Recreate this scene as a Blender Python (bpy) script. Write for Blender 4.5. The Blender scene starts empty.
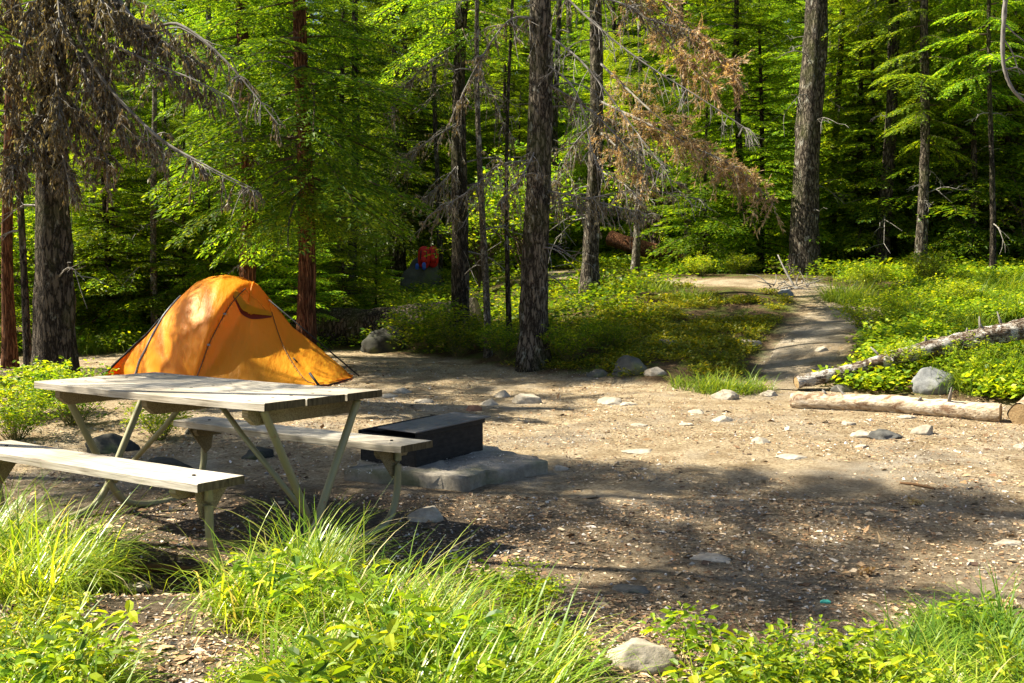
import bpy, math, random
import numpy as np
from mathutils import Vector
# ------------------------------------------------------------------ camera, sky, sun
random.seed(7); RNG = np.random.default_rng(7)
S = bpy.context.scene
COL = S.collection
F, PIT, CH = 1116.8, 0.078, 1.427
cam_d = bpy.data.cameras.new('camera'); cam = bpy.data.objects.new('camera', cam_d); COL.objects.link(cam)
cam.location = (0, 0, CH); cam.rotation_euler = (math.pi/2 - PIT, 0, 0)
cam_d.sensor_width = 36; cam_d.lens = 36*F/1024; cam_d.clip_start = .05; cam_d.clip_end = 2000
S.camera = cam
SUN = Vector((-1.0, 0.18, 1.12)).normalized()
EL = math.asin(SUN.z); AZ = math.atan2(SUN.x, SUN.y)
w = bpy.data.worlds.new('World'); S.world = w; w.use_nodes = True
nt = w.node_tree; nt.nodes.clear()
sk = nt.nodes.new('ShaderNodeTexSky'); sk.sky_type = 'NISHITA'; sk.sun_disc = False
sk.sun_elevation = EL; sk.sun_rotation = AZ; sk.air_density = 1.0; sk.dust_density = 1.5; sk.ozone_density = 1.5
bg = nt.nodes.new('ShaderNodeBackground'); bg.inputs[1].default_value = .05
wo = nt.nodes.new('ShaderNodeOutputWorld')
nt.links.new(sk.outputs[0], bg.inputs[0]); nt.links.new(bg.outputs[0], wo.inputs[0])
sd = bpy.data.lights.new('sun', 'SUN'); sd.energy = 5.0; sd.angle = math.radians(.5); sd.color = (1, .92, .74)
so = bpy.data.objects.new('sun', sd); COL.objects.link(so); so.rotation_euler = SUN.to_track_quat('Z', 'Y').to_euler(); so.location = (-30, 5, 30)
S.view_settings.view_transform = 'Standard'; S.view_settings.look = 'None'
S.view_settings.exposure = 1.75; S.view_settings.gamma = 1
S.cycles.max_bounces = 8; S.cycles.diffuse_bounces = 4; S.cycles.transmission_bounces = 5
S.cycles.transparent_max_bounces = 8; S.cycles.use_denoising = True
S.cycles.sample_clamp_indirect = 4

# ------------------------------------------------------------------ helpers
def ray(px, py):
    c, s = math.cos(PIT), math.sin(PIT); zc = -(py-341.5)/F
    return np.array([(px-512)/F, c + s*zc, -s + c*zc])
def W3(px, py, d):                 # the point seen at a pixel, at distance d ahead
    r = ray(px, py); return np.array([0, 0, CH]) + r*(d/r[1])
def sm(a, b, x): t = np.clip((x-a)/(b-a), 0, 1); return t*t*(3-2*t)
def vnoise(x, y, seed=0):
    x = np.asarray(x, float); y = np.asarray(y, float)
    xi = np.floor(x).astype(np.int64); yi = np.floor(y).astype(np.int64); xf = x-xi; yf = y-yi
    def h(a, b):
        n = (a*374761393 + b*668265263 + seed*982451653) & 0xffffffff
        n = ((n ^ (n >> 13))*1274126177) & 0xffffffff
        return ((n ^ (n >> 16)) & 0xffff)/65535.
    u = xf*xf*(3-2*xf); v = yf*yf*(3-2*yf)
    return (h(xi, yi)*(1-u)+h(xi+1, yi)*u)*(1-v) + (h(xi, yi+1)*(1-u)+h(xi+1, yi+1)*u)*v
def fbm(x, y, seed=0, o=4):
    s = 0; a = .5
    for i in range(o): s = s + a*vnoise(x*2**i, y*2**i, seed+i); a *= .5
    return s
def edge_y(x):                     # far edge of the bare clearing
    x = np.asarray(x, float)
    return np.interp(x, [-30, -9, -6, -4, -2.5, -1.0, .2, 1.6, 2.2, 3.0, 3.6, 5, 8, 30], [14, 14.2, 15.5, 16.3, 16.2, 15.0, 13.3, 12.0, 11.9, 12.2, 11.2, 10.2, 9.6, 9]) + .3*(vnoise(x*1.3, x*0+3, 5)-.5)
PATH = np.array([(3.05, 11.6), (3.4, 13.2), (4.4, 15.2), (5.1, 17.0), (4.8, 18.6), (3.4, 19.6), (2.1, 20.6), (1.2, 22.5), (.6, 25)])
PATHW = [.38, .44, .52, .6, .55, .45, .42, .4, .4]
def path_d(x, y):
    best = np.full(np.shape(x), 99.); 
    for i in range(len(PATH)-1):
        a, b = PATH[i], PATH[i+1]; ab = b-a
        t = np.clip(((x-a[0])*ab[0]+(y-a[1])*ab[1])/(ab@ab), 0, 1)
        d = np.hypot(x-a[0]-t*ab[0], y-a[1]-t*ab[1]) - (PATHW[i]*(1-t)+PATHW[i+1]*t)
        best = np.minimum(best, d)
    return best
def H(x, y):
    x = np.asarray(x, float); y = np.asarray(y, float)
    e = edge_y(x); d = y-e
    slope = np.interp(x, [-12, -3, 0, 3, 12], [.05, .06, .10, .115, .115])
    z = np.where(d > 0, slope*np.minimum(d, 8.6)+.03*np.clip(d-8.6, 0, 6.7)+.10*np.maximum(d-15.3, 0)*np.exp(-np.maximum(d-15.3, 0)/120), 0)
    z = z + .10*sm(0, 1.2, d)*sm(14, 5, d)*sm(-.8, .6, x)*(path_dc(x, y))
    z = z + .10*(fbm(x*.35, y*.35, 11)-.5)*sm(0, 3, d) + .35*(fbm(x*.12, y*.12, 4)-.5)*sm(1, 10, d)
    z = z + .05*(fbm(x*.6, y*.6, 2)-.47) + .018*(fbm(x*4, y*4, 3)-.47)
    z = z + .20*sm(5.0, 3.6, y)*sm(1.0, -.2, x) - .16*np.exp(-((x+1.62)/.35)**2-((y-4.75)/.28)**2) + .05*sm(4.4, 3.4, y)*sm(.2, 1.2, x)
    return z
def path_dc(x, y): return sm(-.1, .9, path_d(x, y))
def G(px, py, lo=2.5, hi=70):      # where the view ray of a pixel meets the terrain
    r = ray(px, py); d = np.linspace(lo, hi, 4000); X = r[0]/r[1]*d; Z = CH + r[2]/r[1]*d
    k = np.argmax(Z < H(X, d)); k = k if k > 0 else len(d)-1
    return float(X[k]), float(d[k]), float(H(X[k], d[k]))
def gz(x, y): return float(H(x, y))

def mesh(name, V, Q, T=None, mats=(), mi=None, smooth=False, parent=None, loc=None, col=None):
    V = np.asarray(V, np.float32).reshape(-1, 3); Q = np.asarray(Q, np.int32).reshape(-1, 4)
    T = np.zeros((0, 3), np.int32) if T is None else np.asarray(T, np.int32).reshape(-1, 3)
    me = bpy.data.meshes.new(name); me.vertices.add(len(V)); me.vertices.foreach_set('co', V.ravel())
    nq, n3 = len(Q), len(T); me.loops.add(nq*4+n3*3); me.polygons.add(nq+n3)
    me.loops.foreach_set('vertex_index', np.concatenate([Q.ravel(), T.ravel()]).astype(np.int32))
    ls = np.concatenate([np.arange(nq)*4, nq*4+np.arange(n3)*3]).astype(np.int32)
    me.polygons.foreach_set('loop_start', ls)
    me.polygons.foreach_set('use_smooth', np.full(nq+n3, bool(smooth)))
    for m in mats: me.materials.append(m)
    if mi is not None: me.polygons.foreach_set('material_index', np.asarray(mi, np.int32))
    me.update(calc_edges=True)
    if col is not None:
        a = me.color_attributes.new('zone', 'FLOAT_COLOR', 'POINT'); a.data.foreach_set('color', np.asarray(col, np.float32).ravel())
    o = bpy.data.objects.new(name, me); COL.objects.link(o)
    if parent: o.parent = parent
    if loc is not None: o.location = loc
    return o
class MB:
    def __init__(s): s.V = []; s.Q = []; s.T = []; s.mq = []; s.mt = []; s.n = 0
    def add(s, V, Q=None, T=None, m=0):
        V = np.asarray(V, float).reshape(-1, 3); s.V.append(V)
        if Q is not None and len(Q): Q = np.asarray(Q).reshape(-1, 4); s.Q.append(Q+s.n); s.mq.append(np.full(len(Q), m))
        if T is not None and len(T): T = np.asarray(T).reshape(-1, 3); s.T.append(T+s.n); s.mt.append(np.full(len(T), m))
        s.n += len(V); return s
    def arr(s):
        V = np.concatenate(s.V) if s.V else np.zeros((0, 3))
        Q = np.concatenate(s.Q) if s.Q else np.zeros((0, 4), int); T = np.concatenate(s.T) if s.T else np.zeros((0, 3), int)
        mi = np.concatenate(s.mq+s.mt) if (s.mq or s.mt) else np.zeros(0, int)
        return V, Q, T, mi
    def build(s, name, mats, parent=None, smooth=False, loc=None):
        V, Q, T, mi = s.arr()
        if not isinstance(mats, (list, tuple)): mats = [mats]
        return mesh(name, V, Q, T, mats, mi, smooth, parent, loc)
def stamp(mb, tpl, R, P):          # many transformed copies of a template (V,Q,T,mi) into one builder
    V, Q, T, mi = tpl; N = len(P); n = len(V)
    VV = np.einsum('nij,vj->nvi', R, V) + P[:, None, :]
    off = (np.arange(N)*n)[:, None, None]
    base = mb.n; mb.V.append(VV.reshape(-1, 3)); mb.n += N*n
    if len(Q): mb.Q.append((Q[None]+off).reshape(-1, 4)+base); mb.mq.append(np.tile(mi[:len(Q)], N))
    if len(T): mb.T.append((T[None]+off).reshape(-1, 3)+base); mb.mt.append(np.tile(mi[len(Q):], N))
def frame(X, up=(0, 0, 1), roll=None):     # rotation matrices whose x axis is X
    X = X/np.linalg.norm(X, axis=1, keepdims=True); up = np.broadcast_to(np.asarray(up, float), X.shape)
    Y = np.cross(up, X); n = np.linalg.norm(Y, axis=1, keepdims=True); Y = np.where(n > 1e-5, Y/np.maximum(n, 1e-5), [0, 1, 0]); Z = np.cross(X, Y)
    if roll is not None:
        c, s = np.cos(roll)[:, None], np.sin(roll)[:, None]; Y, Z = c*Y+s*Z, -s*Y+c*Z
    return np.stack([X, Y, Z], axis=2)
def tube(pts, rad, n=8, cap=True, wob=0, seed=0, oval=1):
    pts = np.asarray(pts, float); k = len(pts); rad = np.broadcast_to(np.asarray(rad, float), (k,))
    t = np.gradient(pts, axis=0); t /= np.linalg.norm(t, axis=1, keepdims=True)+1e-9
    ref = np.array([0, 0, 1.]) if abs(t[:, 2]).mean() < .8 else np.array([1., 0, 0])
    a = np.cross(t, ref); a /= np.linalg.norm(a, axis=1, keepdims=True)+1e-9; b = np.cross(t, a)
    th = np.arange(n)*2*math.pi/n
    r = rad[:, None]*np.ones((1, n))
    if wob: 
        ii, jj = np.meshgrid(np.arange(k), np.arange(n), indexing='ij')
        r = r*(1+wob*(np.random.default_rng(seed).random((k, n))-.5) + wob*(vnoise(ii*.35, np.cos(th)[jj]*1.5+5, seed)-.5) + wob*1.2*(vnoise(np.sin(th)[jj]*2.5+9, ii*.12, seed+1)-.5))
    V = pts[:, None]+r[..., None]*(np.cos(th)[None, :, None]*a[:, None]+oval*np.sin(th)[None, :, None]*b[:, None])
    V = V.reshape(-1, 3); Q = []
    i = np.arange(k-1)[:, None]*n; j = np.arange(n)[None]; j2 = (j+1) % n
    Q = np.stack([i+j, i+j2, i+n+j2, i+n+j], -1).reshape(-1, 4)
    T = []
    if cap:
        V = np.vstack([V, pts[0], pts[-1]]); c0 = k*n
        T = [(c0, (q+1) % n, q) for q in range(n)] + [(c0+1, (k-1)*n+q, (k-1)*n+(q+1) % n) for q in range(n)]
    return V, Q, T
def smooth_path(P, n=24):
    P = np.asarray(P, float); k = len(P); t = np.linspace(0, k-1, n); out = []
    for tt in t:
        i = min(int(tt), k-2); f = tt-i
        p0, p1, p2, p3 = P[max(i-1, 0)], P[i], P[i+1], P[min(i+2, k-1)]
        out.append(.5*((2*p1)+(-p0+p2)*f+(2*p0-5*p1+4*p2-p3)*f*f+(-p0+3*p1-3*p2+p3)*f**3))
    return np.array(out)
def box(c, s, bev=0):
    x, y, z = np.array(s)/2; V = np.array([(a, b, d) for a in (-x, x) for b in (-y, y) for d in (-z, z)])+np.array(c)
    Q = [(0, 1, 3, 2), (4, 6, 7, 5), (0, 4, 5, 1), (2, 3, 7, 6), (0, 2, 6, 4), (1, 5, 7, 3)]
    return V, Q
def bevel(o, wd=.004, seg=2):
    m = o.modifiers.new('bevel', 'BEVEL'); m.width = wd; m.segments = seg; m.limit_method = 'ANGLE'; return o
def empty(name, loc, label, cat, group=None, rz=0, sc=None):
    o = bpy.data.objects.new(name, None); COL.objects.link(o); o.location = loc; o.rotation_euler = (0, 0, rz); o.empty_display_size = .2
    if sc: o.scale = (sc, sc, sc)
    tag(o, label, cat, group); return o
def tag(o, label=None, cat=None, group=None, kind=None):
    if label: o['label'] = label
    if cat: o['category'] = cat
    if group: o['group'] = group
    if kind: o['kind'] = kind
    return o
def dup(root, loc, rz, sc, label, group, cat=None):
    r = root.copy(); COL.objects.link(r); r.location = loc; r.rotation_euler = (root.rotation_euler[0], root.rotation_euler[1], rz)
    r.scale = sc if isinstance(sc, (tuple, list)) else (sc, sc, sc)
    r['label'] = label
    if group: r['group'] = group
    if cat: r['category'] = cat
    for ch in list(root.children):
        c = ch.copy(); COL.objects.link(c); c.parent = r
        for g in ch.children: d = g.copy(); COL.objects.link(d); d.parent = c
    return r

# ------------------------------------------------------------------ materials
def newmat(name):
    m = bpy.data.materials.new(name); m.use_nodes = True; t = m.node_tree; t.nodes.clear()
    out = t.nodes.new('ShaderNodeOutputMaterial'); return m, t, out
def N(t, ty, **kw):
    n = t.nodes.new(ty)
    for k, v in kw.items():
        if k.startswith('i_'): n.inputs[k[2:].replace('_', ' ')].default_value = v
        else: setattr(n, k, v)
    return n
def ramp(t, stops, fac=None, interp='LINEAR'):
    r = t.nodes.new('ShaderNodeValToRGB'); r.color_ramp.interpolation = interp; e = r.color_ramp.elements
    while len(e) < len(stops): e.new(.5)
    for i, (p, c) in enumerate(stops): e[i].position = p; e[i].color = (*c, 1)
    if fac is not None: t.links.new(fac, r.inputs[0])
    return r
def noise(t, scale, detail=6, rough=.6, vec=None, dim='3D'):
    n = t.nodes.new('ShaderNodeTexNoise'); n.inputs['Scale'].default_value = scale; n.inputs['Detail'].default_value = detail; n.inputs['Roughness'].default_value = rough
    if vec is not None: t.links.new(vec, n.inputs['Vector'])
    return n
def mapping(t, sc, coord='Object'):
    tc = t.nodes.new('ShaderNodeTexCoord'); m = t.nodes.new('ShaderNodeMapping'); m.inputs['Scale'].default_value = sc
    t.links.new(tc.outputs[coord], m.inputs['Vector']); return m.outputs[0]
def mixc(t, a, b, fac, mode='MIX'):
    m = t.nodes.new('ShaderNodeMix'); m.data_type = 'RGBA'; m.blend_type = mode
    for s, v in ((m.inputs[6], a), (m.inputs[7], b)):
        if isinstance(v, tuple): s.default_value = (*v, 1)
        else: t.links.new(v, s)
    if isinstance(fac, float): m.inputs[0].default_value = fac
    else: t.links.new(fac, m.inputs[0])
    return m.outputs[2]
def leafmat(name, stops, trans=.45, rough=.45, spec=.25, tcol=1.0, jitter=.35):
    m, t, out = newmat(name)
    g = t.nodes.new('ShaderNodeNewGeometry'); oi = t.nodes.new('ShaderNodeObjectInfo')
    r = ramp(t, stops, g.outputs['Random Per Island'])
    hs = t.nodes.new('ShaderNodeHueSaturation'); t.links.new(r.outputs[0], hs.inputs['Color'])
    mr = t.nodes.new('ShaderNodeMapRange'); t.links.new(oi.outputs['Random'], mr.inputs[0]); mr.inputs[3].default_value = 1-jitter; mr.inputs[4].default_value = 1+jitter
    t.links.new(mr.outputs[0], hs.inputs['Value'])
    mh = t.nodes.new('ShaderNodeMapRange'); ml = t.nodes.new('ShaderNodeMath'); ml.operation = 'FRACT'; mm = t.nodes.new('ShaderNodeMath'); mm.operation = 'MULTIPLY'; mm.inputs[1].default_value = 7.31
    t.links.new(oi.outputs['Random'], mm.inputs[0]); t.links.new(mm.outputs[0], ml.inputs[0]); t.links.new(ml.outputs[0], mh.inputs[0]); mh.inputs[3].default_value = .485; mh.inputs[4].default_value = .51
    t.links.new(mh.outputs[0], hs.inputs['Hue'])
    p = t.nodes.new('ShaderNodeBsdfPrincipled'); p.inputs['Roughness'].default_value = rough; p.inputs['Specular IOR Level'].default_value = spec
    t.links.new(hs.outputs[0], p.inputs['Base Color'])
    tr = t.nodes.new('ShaderNodeBsdfTranslucent')
    tc = mixc(t, hs.outputs[0], (1.6*tcol, 1.35*tcol, .5*tcol), 1.0, 'MULTIPLY'); t.links.new(tc, tr.inputs[0])
    ms = t.nodes.new('ShaderNodeMixShader'); ms.inputs[0].default_value = trans
    t.links.new(p.outputs[0], ms.inputs[1]); t.links.new(tr.outputs[0], ms.inputs[2]); t.links.new(ms.outputs[0], out.inputs[0])
    return m
def solid(name, build, rough=.8, metal=0, spec=.3, bump=None, bstr=.5, bdist=.02):
    m, t, out = newmat(name); p = t.nodes.new('ShaderNodeBsdfPrincipled'); p.inputs['Roughness'].default_value = rough; p.inputs['Metallic'].default_value = metal
    p.inputs['Specular IOR Level'].default_value = spec
    c = build(t)
    if isinstance(c, tuple) and len(c) == 2 and not isinstance(c[0], float): c, h = c
    else: h = None
    if isinstance(c, tuple): p.inputs['Base Color'].default_value = (*c, 1)
    else: t.links.new(c, p.inputs['Base Color'])
    if h is not None:
        b = t.nodes.new('ShaderNodeBump'); b.inputs['Strength'].default_value = bstr; b.inputs['Distance'].default_value = bdist
        t.links.new(h, b.inputs['Height']); t.links.new(b.outputs[0], p.inputs['Normal'])
    t.links.new(p.outputs[0], out.inputs[0]); return m

M = {}
M['needle'] = leafmat('conifer_needles', [(0, (.032, .09, .012)), (.5, (.09, .18, .012)), (.85, (.18, .29, .014)), (1, (.28, .38, .02))], .58, jitter=.5)
M['needle_young'] = leafmat('young_needles', [(0, (.05, .14, .010)), (.5, (.14, .26, .012)), (1, (.34, .45, .02))], .62, jitter=.5)
M['broad'] = leafmat('broad_leaves', [(0, (.06, .16, .010)), (.6, (.19, .31, .012)), (1, (.42, .48, .02))], .6)
M['shrub'] = leafmat('shrub_leaves', [(0, (.05, .12, .010)), (.35, (.15, .26, .012)), (.8, (.30, .41, .016)), (1, (.55, .56, .03))], .5, jitter=.2)
M['cover'] = leafmat('ground_cover_leaves', [(0, (.07, .13, .010)), (.6, (.18, .23, .012)), (1, (.38, .34, .02))], .45)
M['grass'] = leafmat('grass_blades', [(0, (.09, .18, .012)), (.55, (.22, .34, .02)), (.85, (.40, .48, .04)), (.94, (.45, .40, .14)), (1, (.62, .52, .30))], .45, rough=.35, spec=.5, jitter=.1)
M['grass_dark'] = leafmat('meadow_grass', [(0, (.06, .14, .015)), (.6, (.12, .22, .02)), (1, (.25, .34, .04))], .45, jitter=.1)
M['dead_needle'] = leafmat('dead_needles', [(0, (.24, .15, .08)), (.5, (.42, .30, .16)), (1, (.62, .50, .29))], .3, jitter=.1)
M['lichen'] = leafmat('hanging_lichen', [(0, (.06, .05, .03)), (.5, (.16, .125, .075)), (.85, (.26, .22, .14)), (1, (.42, .41, .33))], .3, jitter=.1)

def bark(name, dark, light, patch=(.38, .37, .32), pamt=.62, sc=(9, 9, 2.2), moss=0):
    def b(t):
        v = mapping(t, sc); vo = t.nodes.new('ShaderNodeTexVoronoi'); vo.inputs['Scale'].default_value = 2.2; vo.feature = 'DISTANCE_TO_EDGE'
        n0 = noise(t, 3, 4, .6, v); ad = t.nodes.new('ShaderNodeVectorMath'); ad.operation = 'ADD'; t.links.new(v, ad.inputs[0]); t.links.new(n0.outputs[1], ad.inputs[1]); t.links.new(ad.outputs[0], vo.inputs['Vector'])
        n1 = noise(t, 2.4, 8, .7, v)
        h = t.nodes.new('ShaderNodeMath'); h.operation = 'MULTIPLY'; cr = ramp(t, [(0, (0, 0, 0)), (.22, (1, 1, 1))], vo.outputs[0]); t.links.new(cr.outputs[0], h.inputs[0]); t.links.new(n1.outputs[0], h.inputs[1])
        c = ramp(t, [(.08, dark), (.6, light)], h.outputs[0]).outputs[0]
        v2 = mapping(t, (1, 1, .6)); n2 = noise(t, 9, 5, .65, v2)
        f = ramp(t, [(pamt-.03, (0, 0, 0)), (pamt+.05, (1, 1, 1))], n2.outputs[0])
        c = mixc(t, c, patch, f.outputs[0])
        if moss:
            n3 = noise(t, 2.1, 4, .6, v2); f3 = ramp(t, [(.5, (0, 0, 0)), (.68, (moss, moss, moss))], n3.outputs[0]); c = mixc(t, c, (.10, .12, .03), f3.outputs[0])
        return c, h.outputs[0]
    return solid(name, b, .95, 0, .12, bstr=1.0, bdist=.05)
M['bark_grey'] = bark('grey_lichen_bark', (.03, .024, .018), (.21, .175, .135), moss=.5)
M['bark_dark'] = bark('dark_fir_bark', (.02, .016, .012), (.13, .105, .08), (.26, .25, .21), .64, moss=.4)
M['bark_red'] = bark('reddish_cedar_bark', (.07, .028, .014), (.34, .155, .075), (.30, .24, .18), .74, (16, 16, 1.2))
M['bark_pale'] = bark('pale_slender_bark', (.09, .075, .055), (.30, .26, .20), (.46, .45, .40), .58, (14, 14, 5))
M['twig'] = solid('bare_grey_twigs', lambda t: ramp(t, [(.3, (.07, .062, .054)), (.7, (.28, .26, .235))], noise(t, 14, 4).outputs[0]).outputs[0], .9)
M['stem'] = solid('green_stems', lambda t: ramp(t, [(.3, (.07, .10, .02)), (.7, (.20, .16, .06))], noise(t, 9, 3).outputs[0]).outputs[0], .7)
M['twig_dark'] = solid('dark_live_twigs', lambda t: ramp(t, [(.3, (.04, .028, .02)), (.7, (.13, .09, .06))], noise(t, 14, 4).outputs[0]).outputs[0], .9)

def ground_b(t):
    v = mapping(t, (1, 1, 1)); at = t.nodes.new('ShaderNodeAttribute'); at.attribute_name = 'zone'
    sep = t.nodes.new('ShaderNodeSeparateColor'); t.links.new(at.outputs['Color'], sep.inputs[0])
    nA = noise(t, .9, 6, .6, v); nB = noise(t, 38, 8, .75, v); nC = noise(t, 140, 5, .7, v); nD = noise(t, 3.5, 6, .6, v)
    dirt = ramp(t, [(.33, (.15, .10, .055)), (.44, (.365, .275, .165)), (.54, (.545, .435, .285)), (.7, (.70, .61, .45))], nB.outputs[0]).outputs[0]
    grey = ramp(t, [(.35, (.22, .19, .15)), (.65, (.56, .50, .41))], nC.outputs[0]).outputs[0]
    fa = ramp(t, [(.50, (0, 0, 0)), (.66, (.75, .75, .75))], nA.outputs[0]); c = mixc(t, dirt, grey, fa.outputs[0])
    c = mixc(t, c, grey, sep.outputs[2])
    fd = ramp(t, [(.36, (.62, .58, .52)), (.62, (1, 1, 1))], nD.outputs[0]); c = mixc(t, c, fd.outputs[0], 1.0, 'MULTIPLY')
    floor = ramp(t, [(.3, (.03, .02, .012)), (.5, (.11, .07, .035)), (.7, (.22, .15, .08))], nB.outputs[0]).outputs[0]
    moss = ramp(t, [(.3, (.035, .05, .01)), (.7, (.15, .16, .03))], nB.outputs[0]).outputs[0]
    fm = ramp(t, [(.46, (0, 0, 0)), (.58, (1, 1, 1))], nD.outputs[0]); floor = mixc(t, floor, moss, fm.outputs[0])
    c = mixc(t, c, floor, sep.outputs[0])
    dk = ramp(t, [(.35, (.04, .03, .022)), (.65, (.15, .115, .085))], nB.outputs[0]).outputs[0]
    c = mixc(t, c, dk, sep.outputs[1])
    a = t.nodes.new('ShaderNodeMath'); a.operation = 'ADD'; t.links.new(nB.outputs[0], a.inputs[0]); t.links.new(nC.outputs[0], a.inputs[1])
    return c, a.outputs[0]
M['ground'] = solid('campsite_ground', ground_b, .95, 0, .15, bstr=1.0, bdist=.03)
def stone_m(name, a, b, speck=.5, moss=.0):
    def bb(t):
        n1 = noise(t, 3, 8, .7, mapping(t, (1, 1, 1))); n2 = noise(t, 60, 3, .6, mapping(t, (1, 1, 1)))
        c = ramp(t, [(.3, a), (.7, b)], n1.outputs[0]).outputs[0]
        f = ramp(t, [(.3, (.55, .55, .55)), (.65, (1.1, 1.1, 1.1))], n2.outputs[0]).outputs[0]; c = mixc(t, c, f, speck, 'MULTIPLY')
        if moss: c = mixc(t, c, (.09, .11, .03), ramp(t, [(.55, (0, 0, 0)), (.65, (moss,)*3)], noise(t, 1.8, 5, .6, mapping(t, (1, 1, 1))).outputs[0]).outputs[0])
        return c, n1.outputs[0]
    return solid(name, bb, .9, 0, .25, bstr=.5, bdist=.03)
M['stone'] = stone_m('pale_granite', (.22, .18, .13), (.46, .41, .33))
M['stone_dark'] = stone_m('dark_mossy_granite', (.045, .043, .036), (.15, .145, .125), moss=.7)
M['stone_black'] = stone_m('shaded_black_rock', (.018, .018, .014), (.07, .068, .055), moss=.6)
M['stone_char'] = stone_m('charred_stone', (.02, .02, .02), (.16, .155, .14))
M['stone_red'] = stone_m('reddish_stone', (.16, .07, .04), (.34, .18, .11))
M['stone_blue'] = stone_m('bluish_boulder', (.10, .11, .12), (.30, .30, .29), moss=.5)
M['concrete'] = stone_m('weathered_concrete', (.13, .11, .08), (.36, .32, .26), moss=.5)

def wood_b(a, b, g, sc):
    def f(t):
        v = mapping(t, sc); n = noise(t, 5, 8, .65, v); n2 = noise(t, 1.3, 4, .6, mapping(t, (1, 1, 1)))
        c = ramp(t, [(.3, a), (.48, b), (.75, g)], n.outputs[0]).outputs[0]
        st = ramp(t, [(.4, (.6, .56, .5)), (.62, (1, 1, 1))], n2.outputs[0]).outputs[0]
        return mixc(t, c, st, .8, 'MULTIPLY'), n.outputs[0]
    return f
M['plank'] = solid('weathered_grey_planks', wood_b((.15, .12, .085), (.42, .38, .315), (.62, .58, .50), (1.0, 22, 22)), .75, 0, .3, bstr=.5, bdist=.004)
M['plank_edge'] = solid('plank_underframe_wood', wood_b((.10, .075, .035), (.25, .20, .11), (.38, .33, .20), (2, 30, 30)), .85, 0, .2, bstr=.6, bdist=.004)
M['endgrain'] = solid('dark_end_grain', wood_b((.035, .025, .012), (.11, .085, .045), (.20, .16, .09), (24, 14, 3)), .9, 0, .15, bstr=.5, bdist=.004)
M['pipe'] = solid('painted_steel_pipe', lambda t: (mixc(t, (.235, .225, .125), (.20, .11, .06), ramp(t, [(.60, (0, 0, 0)), (.68, (.9, .9, .9))], noise(t, 18, 6, .7, mapping(t, (1, 1, 1))).outputs[0]).outputs[0]), noise(t, 60, 3).outputs[0]), .5, .25, .5, bstr=.15, bdist=.003)
M['steel'] = solid('sooty_steel', lambda t: ramp(t, [(.35, (.008, .008, .009)), (.7, (.035, .032, .03))], noise(t, 10, 6, .7).outputs[0]).outputs[0], .75, .3, .3)
M['steel_top'] = solid('worn_steel_plate', lambda t: ramp(t, [(.3, (.04, .042, .05)), (.55, (.13, .13, .14)), (.68, (.16, .08, .045))], noise(t, 9, 6, .7).outputs[0]).outputs[0], .6, .4, .4)
M['ash'] = solid('grey_ash', lambda t: ramp(t, [(.3, (.12, .12, .12)), (.7, (.42, .41, .40))], noise(t, 30, 5).outputs[0]).outputs[0], 1)
M['logwood'] = solid('bleached_log_wood', wood_b((.10, .06, .035), (.50, .40, .28), (.74, .68, .58), (1.0, 7, 7)), .85, 0, .2, bstr=.8, bdist=.015)
def log_b(t):
    c, h = wood_b((.12, .07, .04), (.50, .40, .28), (.74, .68, .58), (1.0, 7, 7))(t)
    n = noise(t, 3.2, 6, .7, mapping(t, (1, 2.5, 2.5))); f = ramp(t, [(.52, (0, 0, 0)), (.60, (.85, .85, .85))], n.outputs[0])
    return mixc(t, c, (.16, .085, .045), f.outputs[0]), h
M['logwood'] = solid('bleached_log_wood', log_b, .9, 0, .15, bstr=.9, bdist=.02)
M['logend'] = solid('sawn_log_end', wood_b((.20, .12, .06), (.36, .25, .13), (.48, .36, .20), (14, 2, 14)), .85, 0, .2, bstr=.5, bdist=.01)
M['logbark'] = bark('peeling_log_bark', (.10, .06, .035), (.46, .39, .31), (.66, .62, .56), .52, (3, 10, 10))
def tent_m(name, col, trans, tcol):
    m, t, out = newmat(name); p = t.nodes.new('ShaderNodeBsdfPrincipled'); p.inputs['Roughness'].default_value = .48; p.inputs['Specular IOR Level'].default_value = .35
    n = noise(t, 2.2, 5, .6, mapping(t, (1.6, 1.6, .9))); n2 = noise(t, 7, 3, .5, mapping(t, (2.2, 1, .35)))
    c = mixc(t, col, tuple(x*.88 for x in col), n.outputs[0]); t.links.new(c, p.inputs['Base Color'])
    a = t.nodes.new('ShaderNodeMath'); a.operation = 'ADD'; t.links.new(n.outputs[0], a.inputs[0]); t.links.new(n2.outputs[0], a.inputs[1])
    b = t.nodes.new('ShaderNodeBump'); b.inputs['Strength'].default_value = .4; b.inputs['Distance'].default_value = .04; t.links.new(a.outputs[0], b.inputs['Height'])
    t.links.new(b.outputs[0], p.inputs['Normal'])
    tr = t.nodes.new('ShaderNodeBsdfTranslucent'); tr.inputs[0].default_value = (*tcol, 1); t.links.new(b.outputs[0], tr.inputs[1])
    ms = t.nodes.new('ShaderNodeMixShader'); ms.inputs[0].default_value = trans; t.links.new(p.outputs[0], ms.inputs[1]); t.links.new(tr.outputs[0], ms.inputs[2]); t.links.new(ms.outputs[0], out.inputs[0]); return m
M['fly'] = tent_m('orange_tent_fabric', (.86, .40, .018), .5, (1, .46, .02))
M['fly2'] = tent_m('orange_door_fabric', (.85, .41, .025), .45, (1, .48, .02))
M['seam'] = solid('dark_seam_tape', lambda t: (.10, .055, .02), .7)
M['black'] = solid('black_webbing', lambda t: (.012, .012, .014), .7)
M['greypole'] = solid('grey_pole_sleeve', lambda t: (.22, .24, .26), .5)
M['dkred'] = solid('dark_red_mesh', lambda t: (.16, .02, .01), .8)
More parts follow.
